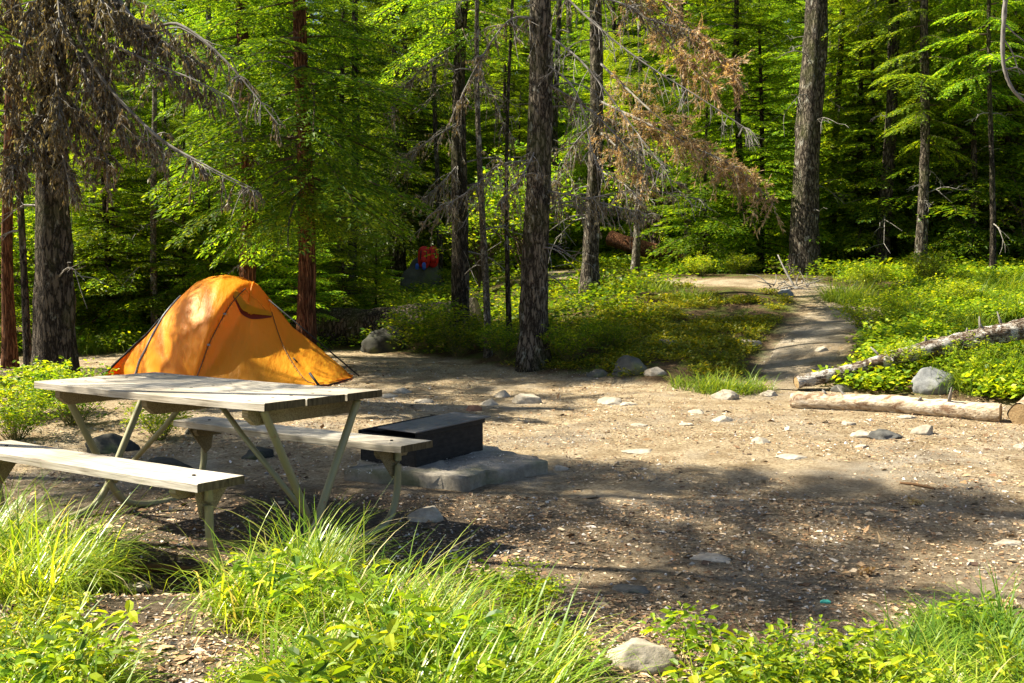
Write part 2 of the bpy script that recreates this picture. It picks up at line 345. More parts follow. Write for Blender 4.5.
M['red'] = solid('red_pack_fabric', lambda t: mixc(t, (.65, .02, .015), (.4, .012, .01), noise(t, 8).outputs[0]), .6)
M['blue'] = solid('blue_sack_fabric', lambda t: mixc(t, (.05, .14, .62), (.04, .09, .42), noise(t, 8).outputs[0]), .6)
M['chip'] = leafmat('litter_pieces', [(0, (.07, .045, .03)), (.35, (.24, .145, .07)), (.7, (.46, .32, .17)), (.94, (.56, .45, .30)), (1, (.62, .57, .50))], 0.0, .8, .2, jitter=0)
M['pebble'] = leafmat('pebble_mix', [(0, (.14, .12, .10)), (.5, (.34, .30, .25)), (1, (.62, .58, .52))], 0.0, .85, .25, jitter=0)
M['dirtpile'] = stone_m('rotten_brown_wood', (.05, .03, .018), (.20, .11, .05))
#@@SPLIT
# ------------------------------------------------------------------ ground and path
def axis(a, b, st, lim, g=1.12):
    c = list(np.arange(a, b+st/2, st)); s = st
    while c[-1] < lim: s *= g; c.append(c[-1]+s)
    s = st
    lo = []; v = a
    while v > -lim: s *= g; v -= s; lo.append(v)
    return np.array(lo[::-1]+c)
xs = axis(-8, 9, .065, 260); ys = axis(2, 17, .06, 300)
XX, YY = np.meshgrid(xs, ys); ZZ = H(XX, YY)
def zone(x, y):
    d = y-edge_y(x)+.7*(fbm(x*1.6, y*1.6, 21)-.47)
    fl = sm(-.1, .35, d)*sm(-.15, .2, path_d(x, y)+.25*(fbm(x*2, y*2, 8)-.47))
    lt = sm(15.6, 16.6, y)*0
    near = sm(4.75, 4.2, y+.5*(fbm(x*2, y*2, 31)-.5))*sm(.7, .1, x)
    dark = .9*np.exp(-(((x+1.4)/1.5)**2+((y-5.7)/1.1)**2)**2) + .35*near + .38*sm(7.2, 5.8, y)*sm(.3, .5, fbm(x*1.3, y*1.3, 52)+.1)  # dark soil tone that also paints deeper shade under and before the table
    px, py, _ = PP; pale = np.exp(-(((x-px)/1.3)**2+((y-py)/.55)**2)**1.5)*.9*sm(.3, .6, fbm(x*2, y*2, 77))
    return np.stack([fl, np.clip(dark, 0, .9), pale, np.ones_like(fl)], -1)
PP = G(905, 468)
def grid_quads(ny, nx):
    i = np.arange(ny-1)[:, None]*nx; j = np.arange(nx-1)[None]
    return np.stack([i+j, i+j+1, i+nx+j+1, i+nx+j], -1).reshape(-1, 4)
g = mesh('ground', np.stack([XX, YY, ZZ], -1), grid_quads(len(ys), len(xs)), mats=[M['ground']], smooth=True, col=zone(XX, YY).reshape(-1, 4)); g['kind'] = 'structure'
pc = smooth_path(np.c_[PATH, PATHW], 120); tt = np.gradient(pc[:, :2], axis=0); tt /= np.linalg.norm(tt, axis=1, keepdims=True); nn = np.stack([-tt[:, 1], tt[:, 0]], -1)
u = np.linspace(-1, 1, 17); k = np.arange(120)
wl = pc[:, 2][:, None]*(.78+.35*(fbm(k[:, None]*.13+np.sign(u)[None]*9, k[:, None]*0+2., 41)-.1))
PX = pc[:, 0][:, None]+nn[:, 0][:, None]*u*wl; PY = pc[:, 1][:, None]+nn[:, 1][:, None]*u*wl
pz = H(PX, PY)+.012-.016*np.abs(u)[None]**6
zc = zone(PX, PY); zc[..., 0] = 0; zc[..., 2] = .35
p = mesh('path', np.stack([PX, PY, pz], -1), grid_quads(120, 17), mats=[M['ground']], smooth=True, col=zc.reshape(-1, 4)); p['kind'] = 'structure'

# ------------------------------------------------------------------ leaf, branch and plant templates
LEAFQ = (np.array([(0, 0, 0), (.42, .5, .0), (1, 0, -.10), (.42, -.5, .0)], float), np.array([(0, 1, 2, 3)]), np.zeros((0, 3), int), np.zeros(1, int))
LEAFF = (np.array([(0, 0, 0), (.25, .38, .10), (.68, .34, .07), (1, 0, -.16), (.68, -.34, .07), (.25, -.38, .10), (.5, 0, -.02)], float),
         np.array([(0, 6, 2, 1), (6, 3, 2, 2), (0, 5, 4, 6), (6, 4, 3, 3)])[:0], np.array([(0, 6, 1), (1, 6, 2), (2, 6, 3), (3, 6, 4), (4, 6, 5), (5, 6, 0)]), np.zeros(6, int))
def leaves(mb, tpl, P, D, ln, wd, up=(0, 0, 1), tilt=.5, rg=None, m=0):
    R = frame(D, up, rg.normal(0, tilt, len(P))); sc = np.stack([ln, wd, ln], -1)
    stamp(mb, (tpl[0], tpl[1], tpl[2], tpl[3]+m), R*sc[:, None, :], P)
def conifer_branch(L, seed, ll=.075, lw=.026, nt=13, fan=.42, droop=.25):
    rg = np.random.default_rng(seed); mb = MB(); P = []; D = []; Ls = []
    sp = lambda t: np.array([L*t, .05*L*math.sin(3*t+seed), -droop*L*t*t+.05*L*t])
    mb.add(*tube([sp(t) for t in np.linspace(0, 1, 6)], np.linspace(.012, .003, 6)*max(L, .6), 4, False), m=1)
    for i in range(nt):
        t = .12+.86*i/(nt-1); o = sp(t); tl = L*fan*(math.sin(math.pi*min(1, t*.75+.22)))*rg.uniform(.75, 1.1)+.03
        for s in (-1, 1):
            an = s*math.radians(rg.uniform(42, 62)*(1-.45*t)); td = np.array([math.cos(an), math.sin(an), rg.uniform(-.25, .05)])
            ns = max(3, int(tl/.045))
            for q in range(ns):
                f = (q+.5)/ns; pos = o+td*tl*f+np.array([0, 0, -.28*tl*f*f]);
                for s2 in (-1, 1):
                    a2 = an+s2*math.radians(rg.uniform(25, 55)); P.append(pos); D.append([math.cos(a2), math.sin(a2), rg.uniform(-.4, .1)]); Ls.append(ll*(1.1-.5*f)*rg.uniform(.7, 1.25))
            P.append(o+td*tl*.9+np.array([0, 0, -.25*tl])); D.append([td[0], td[1], -.35]); Ls.append(ll)
    P = np.array(P); D = np.array(D); Ls = np.array(Ls); leaves(mb, LEAFQ, P, D, Ls, lw*Ls/ll, rg=rg, tilt=.45)
    return mb.arr()
def conifer_crown(mb, rg, z0, z1, rmax, nb, tpls, L0, cx=None, low_droop=-.25, shape=.8, gap=0):
    zs = z0+(z1-z0)*(np.arange(nb)+rg.random(nb))/nb; f = (zs-z0)/(z1-z0)
    r = rmax*(1-f)**shape*(.55+.45*np.minimum(1, f*6+.3))*rg.uniform(.6, 1.12, nb)+.12
    az = np.arange(nb)*2.399+rg.normal(0, .35, nb); pit = low_droop+f*.75+rg.normal(0, .12, nb)
    if gap: keep = vnoise(np.cos(az)*1.5+7, zs*.9, int(nb)) > gap; zs, r, az, pit = zs[keep], r[keep], az[keep], pit[keep]
    D = np.stack([np.cos(az)*np.cos(pit), np.sin(az)*np.cos(pit), np.sin(pit)], -1)
    P = np.stack([0*zs, 0*zs, zs], -1) if cx is None else np.stack([np.interp(zs, cx[:, 2], cx[:, 0]), np.interp(zs, cx[:, 2], cx[:, 1]), zs], -1)
    ch = rg.integers(0, len(tpls), len(zs))
    for c in range(len(tpls)):
        k = ch == c
        if k.any(): stamp(mb, tpls[c], frame(D[k])*(r[k]/L0)[:, None, None], P[k])
def trunk_pts(h, rg, wob=.05, n=14): 
    z = np.linspace(0, h, n); return np.stack([wob*np.sin(z*.5+rg.random()*6)*z/h*2, wob*np.cos(z*.45+rg.random()*6)*z/h*2, z], -1)
BR15 = [conifer_branch(1.5, s, nt=14, ll=.085, lw=.03) for s in range(4)]
BR1 = [conifer_branch(1.0, s+10, nt=13, fan=.45, ll=.07, lw=.024) for s in range(4)]
BRfar = [conifer_branch(1.8, s+20, ll=.14, lw=.055, nt=10) for s in range(3)]
BRbig = [conifer_branch(2.2, s+30, nt=20, ll=.09, lw=.03, fan=.36, droop=.3) for s in range(4)]

PROTO = {}
def make_conifer(key, h, z0, rmax, nb, tpls, L0, mat, tr, seed, barkm, low=-.25, shape=.8, gap=0, name='conifer'):
    rg = np.random.default_rng(seed); root = bpy.data.objects.new(name, None); COL.objects.link(root); root['category'] = 'tree'
    tp = trunk_pts(h, rg, .06*h/6); mt = MB().add(*tube(tp, np.linspace(tr, .012, len(tp))*(1+.5*np.exp(-tp[:, 2]*3)), 10, True, .12, seed)); mt.build('trunk', M[barkm], root, True)
    mb = MB(); conifer_crown(mb, rg, z0, h, rmax, nb, tpls, L0, tp, low, shape, gap); mb.build('crown', [M[mat], M['twig_dark']], root)
    PROTO[key] = [root, 0]; return root
def make_broad(key, h, spread, nst, nl, mat, seed, leaf=(.06, .04), name='leafy_sapling', trunk=True):
    rg = np.random.default_rng(seed); root = bpy.data.objects.new(name, None); COL.objects.link(root); root['category'] = 'plant'
    st = MB(); mb = MB(); P = []; D = []
    for i in range(nst):
        a = rg.random()*6.28; sp = spread*math.sqrt(rg.random()); top = np.array([math.cos(a)*sp, math.sin(a)*sp, h*rg.uniform(.55, 1.0)*(1-.35*(sp/spread)**2)])
        b0 = np.array([math.cos(a), math.sin(a), 0])*spread*.12*rg.random() if not trunk else np.array([0, 0, h*rg.uniform(.1, .5)])
        mid = (b0+top)/2+rg.normal(0, .08*h, 3)*[1, 1, .5]+np.array([0, 0, .12*h]); pts = smooth_path([b0, mid, top], 7)
        st.add(*tube(pts, np.linspace(.006, .0015, 7)*(h*.9 if h < 1 else 1+h*.6), 4, False))
        t = 1-rg.random(nl)**1.5*.75; k = np.clip((t*6).astype(int), 0, 5); pp = pts[k]+(pts[k+1]-pts[k])*(t*6-k)[:, None]
        az = rg.random(nl)*6.28; el = rg.uniform(-.35, .6, nl); off = rg.random(nl)*.05*(1+h)
        d = np.stack([np.cos(az)*np.cos(el), np.sin(az)*np.cos(el), np.sin(el)], -1); P.append(pp+d*off[:, None]); D.append(d)
    P = np.concatenate(P); D = np.concatenate(D); s = rg.uniform(.35, 1.35, len(P))
    leaves(mb, LEAFF, P, D, leaf[0]*s, leaf[1]*s, rg=rg, tilt=.5)
    if trunk: st.add(*tube(trunk_pts(h*.8, rg, .1, 8), np.linspace(.02, .006, 8)*(1+h*.3), 6, False))
    st.build('stem' if not trunk else 'trunk', M['stem' if not trunk else 'twig_dark'], root, True); mb.build('foliage' if not trunk else 'crown', M[mat], root)
    PROTO[key] = [root, 0]; return root
make_conifer('young0', 3.2, .15, 1.15, 90, BR1, 1.0, 'needle_young', .035, 1, 'bark_dark', -.05, .75, name='young_conifer')
make_conifer('young1', 4.4, .3, 1.35, 110, BR1, 1.0, 'needle_young', .05, 2, 'bark_dark', -.15, .8, name='young_conifer')
make_conifer('young2', 2.2, .1, .9, 64, BR1, 1.0, 'needle_young', .025, 3, 'bark_dark', 0, .7, name='young_conifer')
make_conifer('mid0', 7.5, .9, 1.9, 130, BR15, 1.5, 'needle', .085, 4, 'bark_dark', -.3, .7, .22)
make_conifer('mid1', 9.0, 1.6, 1.9, 140, BR15, 1.5, 'needle', .10, 5, 'bark_grey', -.3, .6, .28)
make_conifer('far0', 15., 2.0, 2.7, 170, BRfar, 1.8, 'needle', .17, 6, 'bark_grey', -.3, .6, .2, name='tall_conifer')
make_conifer('far1', 17., 1.0, 3.0, 200, BRfar, 1.8, 'needle_young', .2, 7, 'bark_dark', -.3, .7, .2, name='tall_conifer')
make_conifer('lush0', 6.5, .4, 1.9, 170, BR15, 1.5, 'needle_young', .07, 8, 'bark_dark', -.2, .75, .1)
make_conifer('lush1', 9.5, 1.0, 2.2, 210, BR15, 1.5, 'needle', .1, 9, 'bark_grey', -.25, .7, .15)
make_conifer('lush2', 5.0, .2, 1.7, 140, BR15, 1.5, 'needle_young', .06, 10, 'bark_dark', -.05, .8, .1)
make_broad('sap0', 2.6, 1.1, 60, 42, 'broad', 11, (.085, .06))
make_broad('sap1', 3.8, 1.5, 75, 46, 'broad', 12, (.09, .065))
make_broad('shrub0', .62, .45, 60, 34, 'shrub', 13, (.050, .028), 'leafy_shrub', False)
make_broad('shrub1', .45, .42, 54, 32, 'shrub', 14, (.050, .028), 'leafy_shrub', False)
make_broad('bush0', .95, .75, 70, 36, 'broad', 15, (.055, .035), 'leafy_shrub', False)
make_broad('sprig0', .34, .13, 10, 22, 'shrub', 16, (.038, .022), 'leafy_sprig', False)
make_broad('sprig1', .28, .15, 12, 20, 'shrub', 17, (.036, .022), 'leafy_sprig', False)
def put(key, x, y, label, group=None, sc=1., rz=None, cat=None, dz=-.03):
    rz = random.random()*6.28 if rz is None else rz; r, used = PROTO[key]; loc = (x, y, gz(x, y)+dz)
    if not used:
        r.location = loc; r.rotation_euler = (0, 0, rz); r.scale = (sc,)*3 if not isinstance(sc, (tuple, list)) else sc; r['label'] = label
        if group: r['group'] = group
        if cat: r['category'] = cat
        PROTO[key][1] = 1; return r
    return dup(r, loc, rz, sc, label, group, cat)

# ------------------------------------------------------------------ forest
def region(x, y):
    px = 512+F*x/max(y, 1)
    for lim, s in ((150, 'behind the thick trunk left of the tent'), (400, 'behind the orange tent'), (620, 'behind the dark central trunks'), (850, 'beyond the bend of the dirt path'), (9999, 'beyond the sunlit bushes on the right')):
        if px < lim: return s
pts = []
def far_enough(x, y, dmin): return all((x-a)**2+(y-b)**2 > dmin*dmin for a, b in pts)
NAMED = [(-4.6, 11), (-3.3, 15.5), (-2.6, 14.2), (-.8, 16), (.3, 14), (1.35, 19), (5.7, 22)]
open_right = lambda x, y: not (x > 2.4 and y < 20.0) and not (1.2 < x < 6.6 and y < 26) and not (-.6 < x < 3.6 and y < 20.5)
def scatter(n, d0, d1, dmin, keys, desc, cat='tree', wide=.58, scr=(.8, 1.2), pathm=.8, cond=None):
    c = 0
    for _ in range(n*60):
        if c >= n: break
        y = d0+(d1-d0)*RNG.random()**.8; x = (RNG.random()*2-1)*wide*y
        if y < edge_y(x)+.8 or path_d(np.array(x), np.array(y)) < pathm or not far_enough(x, y, dmin) or any((x-a)**2+(y-b)**2 < .6 for a, b in NAMED): continue
        if cond and not cond(x, y): continue
        if y < 27 and abs(512+F*x/y-427) < 35+1200/y: continue
        pts.append((x, y)); lab = desc+' '+region(x, y)
        put(keys[int(RNG.integers(len(keys)))], x, y, lab, lab, float(RNG.uniform(*scr)), None, cat); c += 1
scatter(90, 38, 66, 2.0, ['far0', 'far1'], 'tall conifer far off', scr=(.9, 1.25))
scatter(34, 20.5, 34, 1.7, ['lush0', 'lush1', 'lush2'], 'layered bright conifer', scr=(.8, 1.15), cond=open_right)
scatter(18, 28, 42, 2.6, ['far0', 'far1', 'mid1'], 'tall green conifer', scr=(.7, .95), cond=open_right)
scatter(24, 21.5, 32, 1.9, ['mid0', 'mid1', 'young1'], 'medium conifer', scr=(.75, 1.1), cond=open_right)
scatter(34, 15.5, 27, 1.3, ['young0', 'young1', 'young2', 'sap0'], 'young light green tree', scr=(.7, 1.1), cond=open_right)
scatter(26, 24, 45, 1.6, ['sap0', 'sap1', 'young1'], 'yellow green sapling', scr=(.9, 1.5), cond=open_right)
#@@TREES
# the trunks one can tell apart: (px, py of the base, distance, width px, px at the picture's top, bark, label)
def big_tree(name, px, py, d, wpx, pxt, barkm, label, h=11, crown=None, seed=0, lean_y=0, dead=0, group=None, taper=.62, n=16):
    b = W3(px, py, d); x0, y0 = b[0], d; z0 = gz(x0, y0)-.1; top = W3(pxt, 0, d); rg = np.random.default_rng(seed)
    sl = (top[0]-b[0])/max(top[2]-b[2], .5); r0 = wpx/F*d/2
    root = empty(name, (x0, y0, z0), label, 'tree', group); nseg = int(h*4)
    z = np.linspace(0, h, nseg); P = np.stack([sl*z+.03*np.sin(z*1.1+seed)*(wpx > 9)+.05*np.sin(z*.8+seed)*(wpx <= 9), lean_y*z, z], -1)
    rad = r0*np.interp(z/h, [0, 1], [1, 1-taper])*(1+.55*np.exp(-z*3.2)); MB().add(*tube(P, rad, n, True, .16, seed)).build('trunk', M[barkm], root, True)
    if crown:
        mb = MB(); cz0, cr, cn, tp, L0, mt = crown; conifer_crown(mb, rg, cz0, h, cr, cn, tp, L0, P, -.3, .6, .2); mb.build('crown', [M[mt], M['twig_dark']], root)
    if dead:
        PP_ = []; DD = []
        for i in range(dead):
            mb = MB(); zz = rg.uniform(.9, min(h-.5, 5.5)); a = rg.random()*6.28; L = rg.uniform(.3, 1.1)*(1 if wpx > 12 else .6); dr = np.array([math.cos(a), math.sin(a), rg.uniform(-.5, .25)])
            o = np.array([np.interp(zz, z, P[:, 0]), lean_y*zz, zz]); e = o+dr*L; m1 = o+dr*L*.5+np.array([0, 0, .08*L]); pp = smooth_path([o, m1, e+np.array([0, 0, -.12*L])], 7); mb.add(*tube(pp, np.linspace(.014, .003, 7), 4, False))
            for q in range(7):
                k = rg.integers(2, 7); d2 = dr+rg.normal(0, .6, 3); e2 = pp[k]+d2*L*.28; mb.add(*tube([pp[k], (pp[k]+e2)/2+rg.normal(0, .02, 3), e2+np.array([0, 0, -.04])], [.005, .004, .002], 3, False))
                PP_.append(e2); DD.append([rg.normal(0, .3), rg.normal(0, .3), -1])
            mb.build('dead_branch', M['twig'], root)
    return root
C1 = lambda z0, r, n, mt='needle': (z0, r, n, BR15, 1.5, mt)
TA = big_tree('conifer', 50, 372, 11.2, 42, 54, 'bark_dark', 'thickest dark trunk at the left behind the table, draped with grey lichen branches', 5.6, C1(4.4, .8, 12), 1, dead=6)
big_tree('slender_tree', 24, 372, 12.2, 8, 20, 'bark_dark', 'thin dark trunk just left of the thickest trunk', 7, C1(4.5, 1.0, 30), 2, dead=6)
big_tree('slender_tree', 10, 365, 14.0, 12, 8, 'bark_red', 'sunlit reddish trunk at the very left edge', 9, C1(5, 1.4, 50), 3)
big_tree('slender_tree', 157, 290, 17.0, 7, 150, 'bark_pale', 'thin lichen covered trunk between the thick trunk and the tent', 8, C1(5, 1.0, 30), 4, dead=10)
TB = big_tree('conifer', 247, 290, 15.6, 17, 243, 'bark_red', 'reddish brown trunk rising directly behind the top of the tent', 8, C1(2.7, 1.6, 90), 5, dead=6)
TC = big_tree('conifer', 306, 336, 14.2, 19, 302, 'bark_red', 'rust coloured trunk right behind the right slope of the tent', 7.6, C1(2.0, 1.8, 125), 6, dead=3)
TD = big_tree('conifer', 457, 326, 16.0, 19, 462, 'bark_dark', 'dark furrowed trunk left of the pale slender trunk in the centre', 7.6, C1(4.4, 1.6, 44), 7, dead=12)
big_tree('slender_tree', 485, 350, 14.6, 7, 480, 'bark_pale', 'pale slender trunk between the two dark central trunks', 8, C1(5.6, .9, 24), 8, dead=8)
big_tree('slender_tree', 508, 345, 15.0, 5, 512, 'bark_dark', 'very thin trunk hard against the left side of the thickest central trunk', 7, C1(5, .8, 20), 9, dead=7)
TF = big_tree('conifer', 536, 357, 13.6, 29, 539, 'bark_grey', 'thickest dark central trunk with grey flaking bark at the edge of the clearing', 9, C1(5.8, 1.2, 22), 10, dead=16, taper=.5)
TG = big_tree('conifer', 591, 302, 18.0, 16, 597, 'bark_grey', 'mottled grey trunk standing on the low grassy rise right of centre', 11, C1(5.6, 1.7, 60), 11, dead=12)
big_tree('slender_tree', 636, 272, 22.0, 8, 640, 'bark_pale', 'short pale trunk beside the upper end of the dirt path', 5, C1(3.6, .9, 30), 12, dead=8)
big_tree('slender_tree', 686, 268, 23.0, 7, 684, 'bark_pale', 'slim pale trunk under the brown dead sprays', 8, C1(4.4, 1.3, 50, 'needle_young'), 13, dead=8)
big_tree('slender_tree', 742, 272, 22.5, 8, 738, 'bark_dark', 'slim dark trunk between the brown dead sprays and the tall grey trunk', 8, C1(3.6, 1.5, 60), 14, dead=5)
TI = big_tree('conifer', 803, 272, 21.0, 27, 815, 'bark_grey', 'tall grey trunk leaning slightly right beyond the bend of the path', 11, C1(7, 1.8, 50), 15, dead=10, taper=.35)
big_tree('slender_tree', 834, 268, 23.0, 8, 840, 'bark_dark', 'thin dark trunk just right of the tall leaning grey trunk', 9, C1(4.2, 1.2, 50), 16, dead=8)
TJ = big_tree('conifer', 883, 272, 21.0, 13, 895, 'bark_dark', 'dark straight trunk above the sunlit bushes, second from the leaning grey trunk', 10, C1(4.8, 1.6, 60), 17, dead=8, taper=.4)
big_tree('conifer', 921, 275, 20.0, 11, 926, 'bark_grey', 'greyish trunk with green sprays above the fallen white barked log', 9, C1(2.4, 1.4, 80), 18, dead=6)
big_tree('slender_tree', 972, 280, 20.5, 7, 970, 'bark_dark', 'thin dark trunk near the right edge above the bushes', 8, C1(3.0, 1.4, 70, 'needle_young'), 19, dead=8)
big_tree('slender_tree', 990, 280, 19.0, 6, 992, 'bark_dark', 'thinnest trunk near the right edge above the bushes', 8, C1(3.2, 1.2, 60, 'needle_young'), 20, dead=6)
big_tree('slender_tree', 1016, 276, 22, 9, 1018, 'bark_pale', 'pale trunk cut by the right edge of the picture', 8, C1(3.2, 1.4, 60), 21, dead=6)
for i, (px, d) in enumerate([(130, 24), (205, 22), (352, 24), (396, 27), (420, 30), (438, 24), (556, 28), (572, 34), (612, 30), (655, 34), (706, 33), (765, 29), (860, 30), (905, 32), (950, 30), (1000, 28), (90, 20)]):
    lb = 'distant thin trunk '+region((px-512)/F*d, d); big_tree('slender_tree', px, 280, d, 6+(i*7) % 5, px+(i*13) % 9-4, ['bark_grey', 'bark_pale', 'bark_dark'][i % 3], lb, 10, C1(4, 1.4, 40), 40+i, dead=6, group=lb, n=10)
# unseen trees added just left of the view to cast shade on the clearing
def shade_tree(x, y, h, z0, r, nb, seed, label):
    rg = np.random.default_rng(seed); root = empty('conifer', (x, y, gz(x, y)-.05), label, 'tree')
    tp = trunk_pts(h, rg, .1); MB().add(*tube(tp, np.linspace(.055, .015, len(tp)), 12, True, .15, seed)).build('trunk', M['bark_grey'], root, True)
    mb = MB(); conifer_crown(mb, rg, z0, h, r, nb, BRbig, 2.2, tp, -.25, .5, .47); mb.build('crown', [M['needle'], M['twig_dark']], root)
shade_tree(-5.4, 7.45, 9.6, 4.9, 1.5, 105, 74, 'tall slim unseen conifer added for shade beside the end of the table')
shade_tree(-5.7, 8.1, 6.0, 2.0, 2.05, 140, 71, 'unseen conifer added for shade to the left of the table')
shade_tree(-4.3, 5.85, 8.8, 3.9, 1.6, 115, 72, 'slimmer unseen conifer added for shade, left of the foreground grass')
shade_tree(-8.0, 13.1, 6.6, 2.0, 2.0, 60, 73, 'unseen conifer added for shade beyond the left edge of the clearing')

# ------------------------------------------------------------------ picnic table
TYAW = -.61; LT, WT, DB, WB, ZB, LB = 1.748, .767, .513, .252, .466, 1.772
table = empty('picnic_table', (-1.58, 5.635, 0), 'weathered grey picnic table with two attached benches on bent steel pipes', 'table'); table.rotation_euler = (-.020, -.010, TYAW)
def planks(mb, L, y0, y1, zt, th, n, gap, seed):
    wd = (y1-y0-gap*(n-1))/n; rg = np.random.default_rng(seed)
    for i in range(n):
        yc = y0+wd/2+i*(wd+gap); dx = rg.uniform(-.004, .004); dz = rg.uniform(-.002, .002)
        xs_ = np.linspace(-L/2+dx, L/2+dx, 14); V = []; 
        for x in xs_:
            b = -.006*(1-(2*x/L)**2)+rg.normal(0, .0006)
            for (yy, zz) in ((-wd/2+.004, 0), (wd/2-.004, 0), (wd/2, -.004), (wd/2, -th), (-wd/2, -th), (-wd/2, -.004)): V.append((x, yc+yy+rg.normal(0, .0006), zt+zz+dz+b))
        Q = [(a*6+j, (a+1)*6+j, (a+1)*6+(j+1) % 6, a*6+(j+1) % 6) for a in range(13) for j in range(6)]
        E_ = [(0, 1, 2, 5), (5, 2, 3, 4), (78+5, 78+2, 78+1, 78+0), (78+4, 78+3, 78+2, 78+5)]; mb.add(V, Q); mb.n -= len(V); mb.add(V, E_, None, 1); mb.V.pop()
    return mb
planks(MB(), LT, -WT/2, WT/2, .76, .035, 3, .011, 1).build('tabletop', [M['plank'], M['endgrain']], table)
for s in (-1, 1): planks(MB(), LB, s*DB if s > 0 else -DB-WB, DB+WB if s > 0 else -DB, ZB, .036, 1, 0, 5+s).build('bench_seat', [M['plank'], M['endgrain']], table)
def cleat(x, y0, y1, zt, h, t=.04, nm='crossbeam', cut=.05):
    V = [(x+a, y, z) for a in (-t/2, t/2) for (y, z) in ((y0, zt), (y1, zt), (y1, zt-h*.45), (y1-cut, zt-h), (y0+cut, zt-h), (y0, zt-h*.45))]
    mb = MB().add(V, [(0, 1, 7, 6), (1, 2, 8, 7), (2, 3, 9, 8), (3, 4, 10, 9), (4, 5, 11, 10), (5, 0, 6, 11), (5, 2, 1, 0), (2, 5, 4, 3), (6, 7, 8, 11), (9, 10, 11, 8)]); return bevel(mb.build(nm, M['plank_edge'], table), .003)
for x in (-LT/2+.16, 0, LT/2-.16): cleat(x, -WT/2+.03, WT/2-.03, .7185, .075)
for x in (-LT/2+.16, 0, LT/2-.16):
    for i in range(3):
        for s in (-1, 1): MB().add(*tube([(x, (i-1)*(WT/3)+s*.07, .755-.006*(1-(2*x/LT)**2)), (x, (i-1)*(WT/3)+s*.07, .7625-.006*(1-(2*x/LT)**2))], .008, 10)).build('bolt', M['steel'], table)
for x in (-LT/2+.16, LT/2-.16):
    for s in (-1, 1): MB().add(*tube([(x, s*(DB+WB/2), ZB-.004), (x, s*(DB+WB/2), ZB+.003)], .008, 10)).build('bolt', M['steel'], table)
R0 = .019
for e in (-1, 1):
    xe = e*(LT/2-.16)
    for s in (-1, 1):
        xx = xe+e*(.045 if s > 0 else .090)
        P = smooth_path([(xx, -s*.285, .715), (xx, -s*.20, .55), (xx, -s*.06, .28), (xx, s*.015, .135), (xx, s*.10, .055), (xx, s*.24, .022), (xx, s*.44, .022), (xx, s*.57, .075), (xx, s*.625, .19), (xx, s*.635, .30), (xx, s*.635, ZB-.043)], 60)
        MB().add(*tube(P, R0, 14)).build('pipe_leg', M['pipe'], table, True)
        t = .008; a = xx-e*R0-e*.006; V = [(a+q, y, z) for q in (-t/2, t/2) for (y, z) in ((s*.50, ZB-.042), (s*.69, ZB-.042), (s*.665, ZB-.17), (s*.625, ZB-.20))]
        bevel(MB().add(V, [(0, 1, 2, 3), (7, 6, 5, 4), (0, 4, 5, 1), (1, 5, 6, 2), (2, 6, 7, 3), (3, 7, 4, 0)]).build('bracket', M['plank_edge'], table), .002)
        cl = cleat(xe, min(s*(DB+.012), s*(DB+WB-.012)), max(s*(DB+.012), s*(DB+WB-.012)), ZB-.0415, .045, .045, 'seat_cleat', .02)
    MB().add(*tube([(e*.09, 0, .712), (e*.3, 0, .53), (xe+e*.02, 0, .19)], .014, 10)).build('diagonal_brace', M['pipe'], table, True)

# ------------------------------------------------------------------ tent
tent = empty('tent', (-3.35, 12.9, gz(-3.35, 12.9)), 'orange dome tent with a sloping front vestibule pitched behind the table', 'tent')
TX = np.array([-1.42, -1.15, -.9, -.743, -.639, -.476, -.314, -.163, .034, .22, .412, .602, .787, 1.11, 1.35, 1.50])
TH = np.array([.02, .27, .50, .67, .82, .97, 1.11, 1.175, 1.20, 1.17, 1.09, .84, .61, .36, .16, .03]); TFR = np.array([.35, .0, -.3, -.5, -.58, -.7, -.82, -.9, -.98, -1.0, -1.02, -1.03, -1.03, -1.02, -.85, -.2])
TBk = np.array([.42, .58, .7, .8, .85, .9, .97, 1, 1.02, 1.02, 1, .95, .85, .6, .3, 0])
def seam_x(s): return .36-.44*(1-s)**1.25-.03*np.sin(s*3.14)
def crease_x(s): return np.interp(s, [0, 1], [1.24, .52])
def TS(x, s):                                   # s 0 front hem .. 1 ridge .. 2 back hem
    x = np.asarray(x, float); s = np.asarray(s, float); h = np.interp(x, TX, TH); yf = np.interp(x, TX, TFR); yb = np.interp(x, TX, TBk); yr = .08-.1*x*(x > 0)
    f = np.where(s < 1, s, 2-s); yy = np.where(s < 1, yf, yb)
    ves = sm(-.05, .09, x-seam_x(f))*(s < 1.0); mx = .72*(1-ves)+.03*ves
    mx = mx*sm(-1.5, -.7, x)
    a = (1-mx)*f+mx*(1-np.cos(f*np.pi/2)); b = (1-mx)*f+mx*np.sin(f*np.pi/2)
    z = h*b; y = yy+(yr-yy)*a
    flap = sm(0, .10, x-crease_x(f))*(s < 1); y = y+.10*flap*np.sin(np.pi*np.clip(f, 0, 1))*(x > .5)
    wr = .012*np.sin(x*17+z*9+3*np.sin(z*4))*(1-ves)+.02*np.sin((x*.8+z*1.2)*11+1)*ves*np.sin(np.pi*f)+.03*(fbm(x*2.2+5, s*2.5, 9)-.47)
    foot = sm(.25, 0, f)*sm(1.0, 1.35, x); wr = wr+foot*.10*(vnoise(x*13, s*16, 3)-.5); z = z+foot*.07*vnoise(x*11+4, s*14, 8)*(f > .02)
    return np.stack([x, y-wr, np.maximum(z, .015)], -1)
u = np.linspace(0, 1, 150); gx = -1.42+2.92*u; gs = np.concatenate([np.linspace(0, 1, 56), np.linspace(1.04, 2, 30)]); SX, SS = np.meshgrid(gx, gs)
